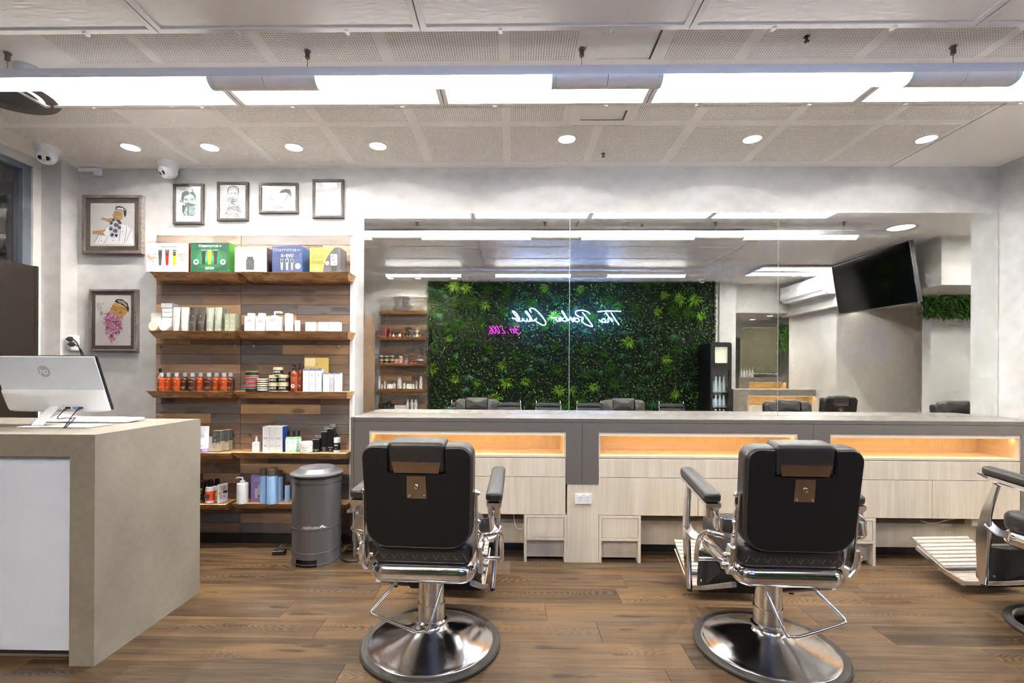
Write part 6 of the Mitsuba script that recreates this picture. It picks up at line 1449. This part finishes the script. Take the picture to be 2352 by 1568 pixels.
t = thing('air_conditioner', 'white split air conditioner high on the right bulkhead, seen in the mirror', 'air conditioner')
q0, q1 = vir(1800, 690, 8.45), vir(1900, 677, 7.3)
prof = [(4.818, 2.50), (4.70, 2.50), (4.62, 2.56), (4.615, 2.60), (4.62, 2.77), (4.65, 2.785), (4.818, 2.785)]
part(t, 'body', loft([[(a, y_, b) for a, b in prof] for y_ in (q0[1], q0[1] + .01, q1[1] - .01, q1[1])]), 'whitegloss', 30)
part(t, 'flap', bx(4.64, 4.70, q0[1] + .04, q1[1] - .04, 2.494, 2.503, .002), rgb('#cfd2d8', .4))
q = vir(2108, 803, 8.2)
sw = thing('light_switch', 'white light switch plate on the grey far right wall, seen in the mirror', 'switch')
wx, wy = at(2108, 803, 7.55)[0], 2 * YM - 7.55
part(sw, 'plate', bx(6.10, 6.175, -.119, -.112, q[2] - .06, q[2] + .06, .003), 'whitegloss'); part(sw, 'rocker', bx(6.128, 6.147, -.113, -.108, q[2] - .02, q[2] + .02, .002), 'white')

# rear station with its end panel, and an added annex replacing a mirror's reflection
def rear_station(label, x0, x1, y, z, nx0, nx1, depth=.36):
    t = thing('styling_station', label, 'cabinet', 'stations at the back')
    part(t, 'frame', cat([bx(x0, x1, y - depth, y, z - .10, z, .002), bx(x0, nx0, y - depth, y, 0.0, z - .10), bx(nx1, x1, y - depth, y, 0.0, z - .10)]), mat('rearfrm', '#6f6a62', .45))
    zn = z - .27
    ni = part(t, 'niche', cat([bx(nx0, nx1, y - depth + .05, y - depth + .06, zn, z - .10), bx(nx0, nx0 + .012, y - depth + .06, y - .004, zn, z - .10), bx(nx1 - .012, nx1, y - depth + .06, y - .004, zn, z - .10), bx(nx0, nx1, y - depth + .06, y - .004, zn - .014, zn)]), 'oak')
    v = np.array([[nx0 + .02, y - .03, z - .112], [nx1 - .02, y - .03, z - .112], [nx1 - .02, y - .045, z - .104], [nx0 + .02, y - .045, z - .104]])
    mm = trimesh.Trimesh(v, [[0, 2, 1], [0, 3, 2]], process=False)
    if mm.face_normals[0][2] > 0: mm.invert()
    part(ni, 'light_strip', mm, 'white', emit=[L_LED * .8, L_LED * .42, L_LED * .11], weight=.7)
    part(ni, 'light_lip', bx(nx0, nx1, y - .012, y - .004, z - .116, z - .10), rgb('#c9bfb0', .5))
    m = bx(nx0 + .001, nx1 - .001, y - depth + .05, y - .003, .35, zn - .016); part(t, 'drawer_front', m, 'oak', uv=uvoak(m, 71))
    return t
yq = vir(1750, 893, 8.0)[1]
rear_station('grey framed station with a glowing niche at the rear, right of the fridge', 3.62 , 5.3, yq, vir(1760, 894, 8.0)[2], vir(1718, 920, 8.0)[0], 5.16)
ya = 2 * YM - 11.5
rear_station('station with a glowing niche in the added annex behind the rear station', vir(1697, 870, 11.5)[0], vir(1822, 870, 11.5)[0], ya, vir(1750, 867, 11.5)[2], vir(1720, 870, 11.5)[0], vir(1806, 870, 11.5)[0])
# the window blind and plants of the added annex
a, b = vir(1700, 755, 12.2), vir(1787, 857, 12.2)
t = thing('roller_blind', 'olive green roller blind drawn over the added annex window', 'blind')
part(t, 'cloth', bx(a[0], b[0], a[1], a[1] + .004, b[2], a[2]), 'blind'); part(t, 'bottom_bar', bx(a[0], b[0], a[1] - .006, a[1] + .012, b[2] - .03, b[2], .003), rgb('#c9c6bd', .4)); part(t, 'roller', tube([(a[0], a[1], a[2] + .02), (b[0], a[1], a[2] + .02)], .03, 12, sm=False), rgb('#8d8a72', .5), True)
def vine_patch(label, x0, x1, z0, z1, y, n, seed, Ls=.09):
    q = np.random.default_rng(seed); vs, fs, cs = [], [], []
    for k in range(n):
        p = np.array([q.uniform(x0, x1), y + q.uniform(.0, .07), z1 - (z1 - z0) * q.uniform(0, 1) ** 1.3]); a_ = q.uniform(-math.pi, 0); d_ = np.array([math.cos(a_) * .8, q.uniform(.0, .5), math.sin(a_)]); s_ = np.cross(d_, [0, 1, 0]); s_ /= np.linalg.norm(s_)
        L_ = Ls * q.uniform(.6, 1.2); i = len(vs); col = np.array(c('#4f7a32')) * q.uniform(.12, 1.2)
        vs += [p, p + d_ * L_ * .5 + s_ * L_ * .16 + [0, .01, 0], p + d_ * L_, p + d_ * L_ * .5 - s_ * L_ * .16 + [0, .01, 0]]; fs += [[i, i + 1, i + 2], [i, i + 2, i + 3]]; cs += [col] * 4
    return solo('hanging_plants', trimesh.Trimesh(np.array(vs), np.array(fs), process=False), 'vcol', label, 'plants', color=np.array(cs))
a, b = vir(1790, 745, 12.2), vir(1822, 800, 12.2); k_ = vine_patch('hanging green plants right of the added annex blind', a[0], b[0], b[2], a[2], a[1], 900, 61, .12); labels[k_]['kind'] = 'stuff'
a, b = vir(2121, 676, 6.25), vir(2216, 722, 6.25); k_ = vine_patch('strip of hanging green plants under the far right soffit', a[0], a[0] + 1.2, b[2], 2.30, 1.085, 1600, 62); labels[k_]['kind'] = 'stuff'
for k in range(5):
    px = 1702 + 6.5 * k; q = vir(px, 846, 11.6); z0 = vir(px, 867, 11.6)[2]
    t = thing('soap_bottle', 'white pump bottle on the added annex station, %s of five' % ORD[k + 1], 'bottle', 'row of white pump bottles')
    part(t, 'body', lathe([(.026, 0), (.028, .01), (.028, .15), (.01, .17), (.008, .21)], 12, (q[0], q[1], z0)), 'white', 40); part(t, 'pump', tube([(q[0], q[1], z0 + .21), (q[0], q[1], z0 + .23), (q[0] + .03, q[1], z0 + .23)], .005, 6, sm=False), 'white', True)
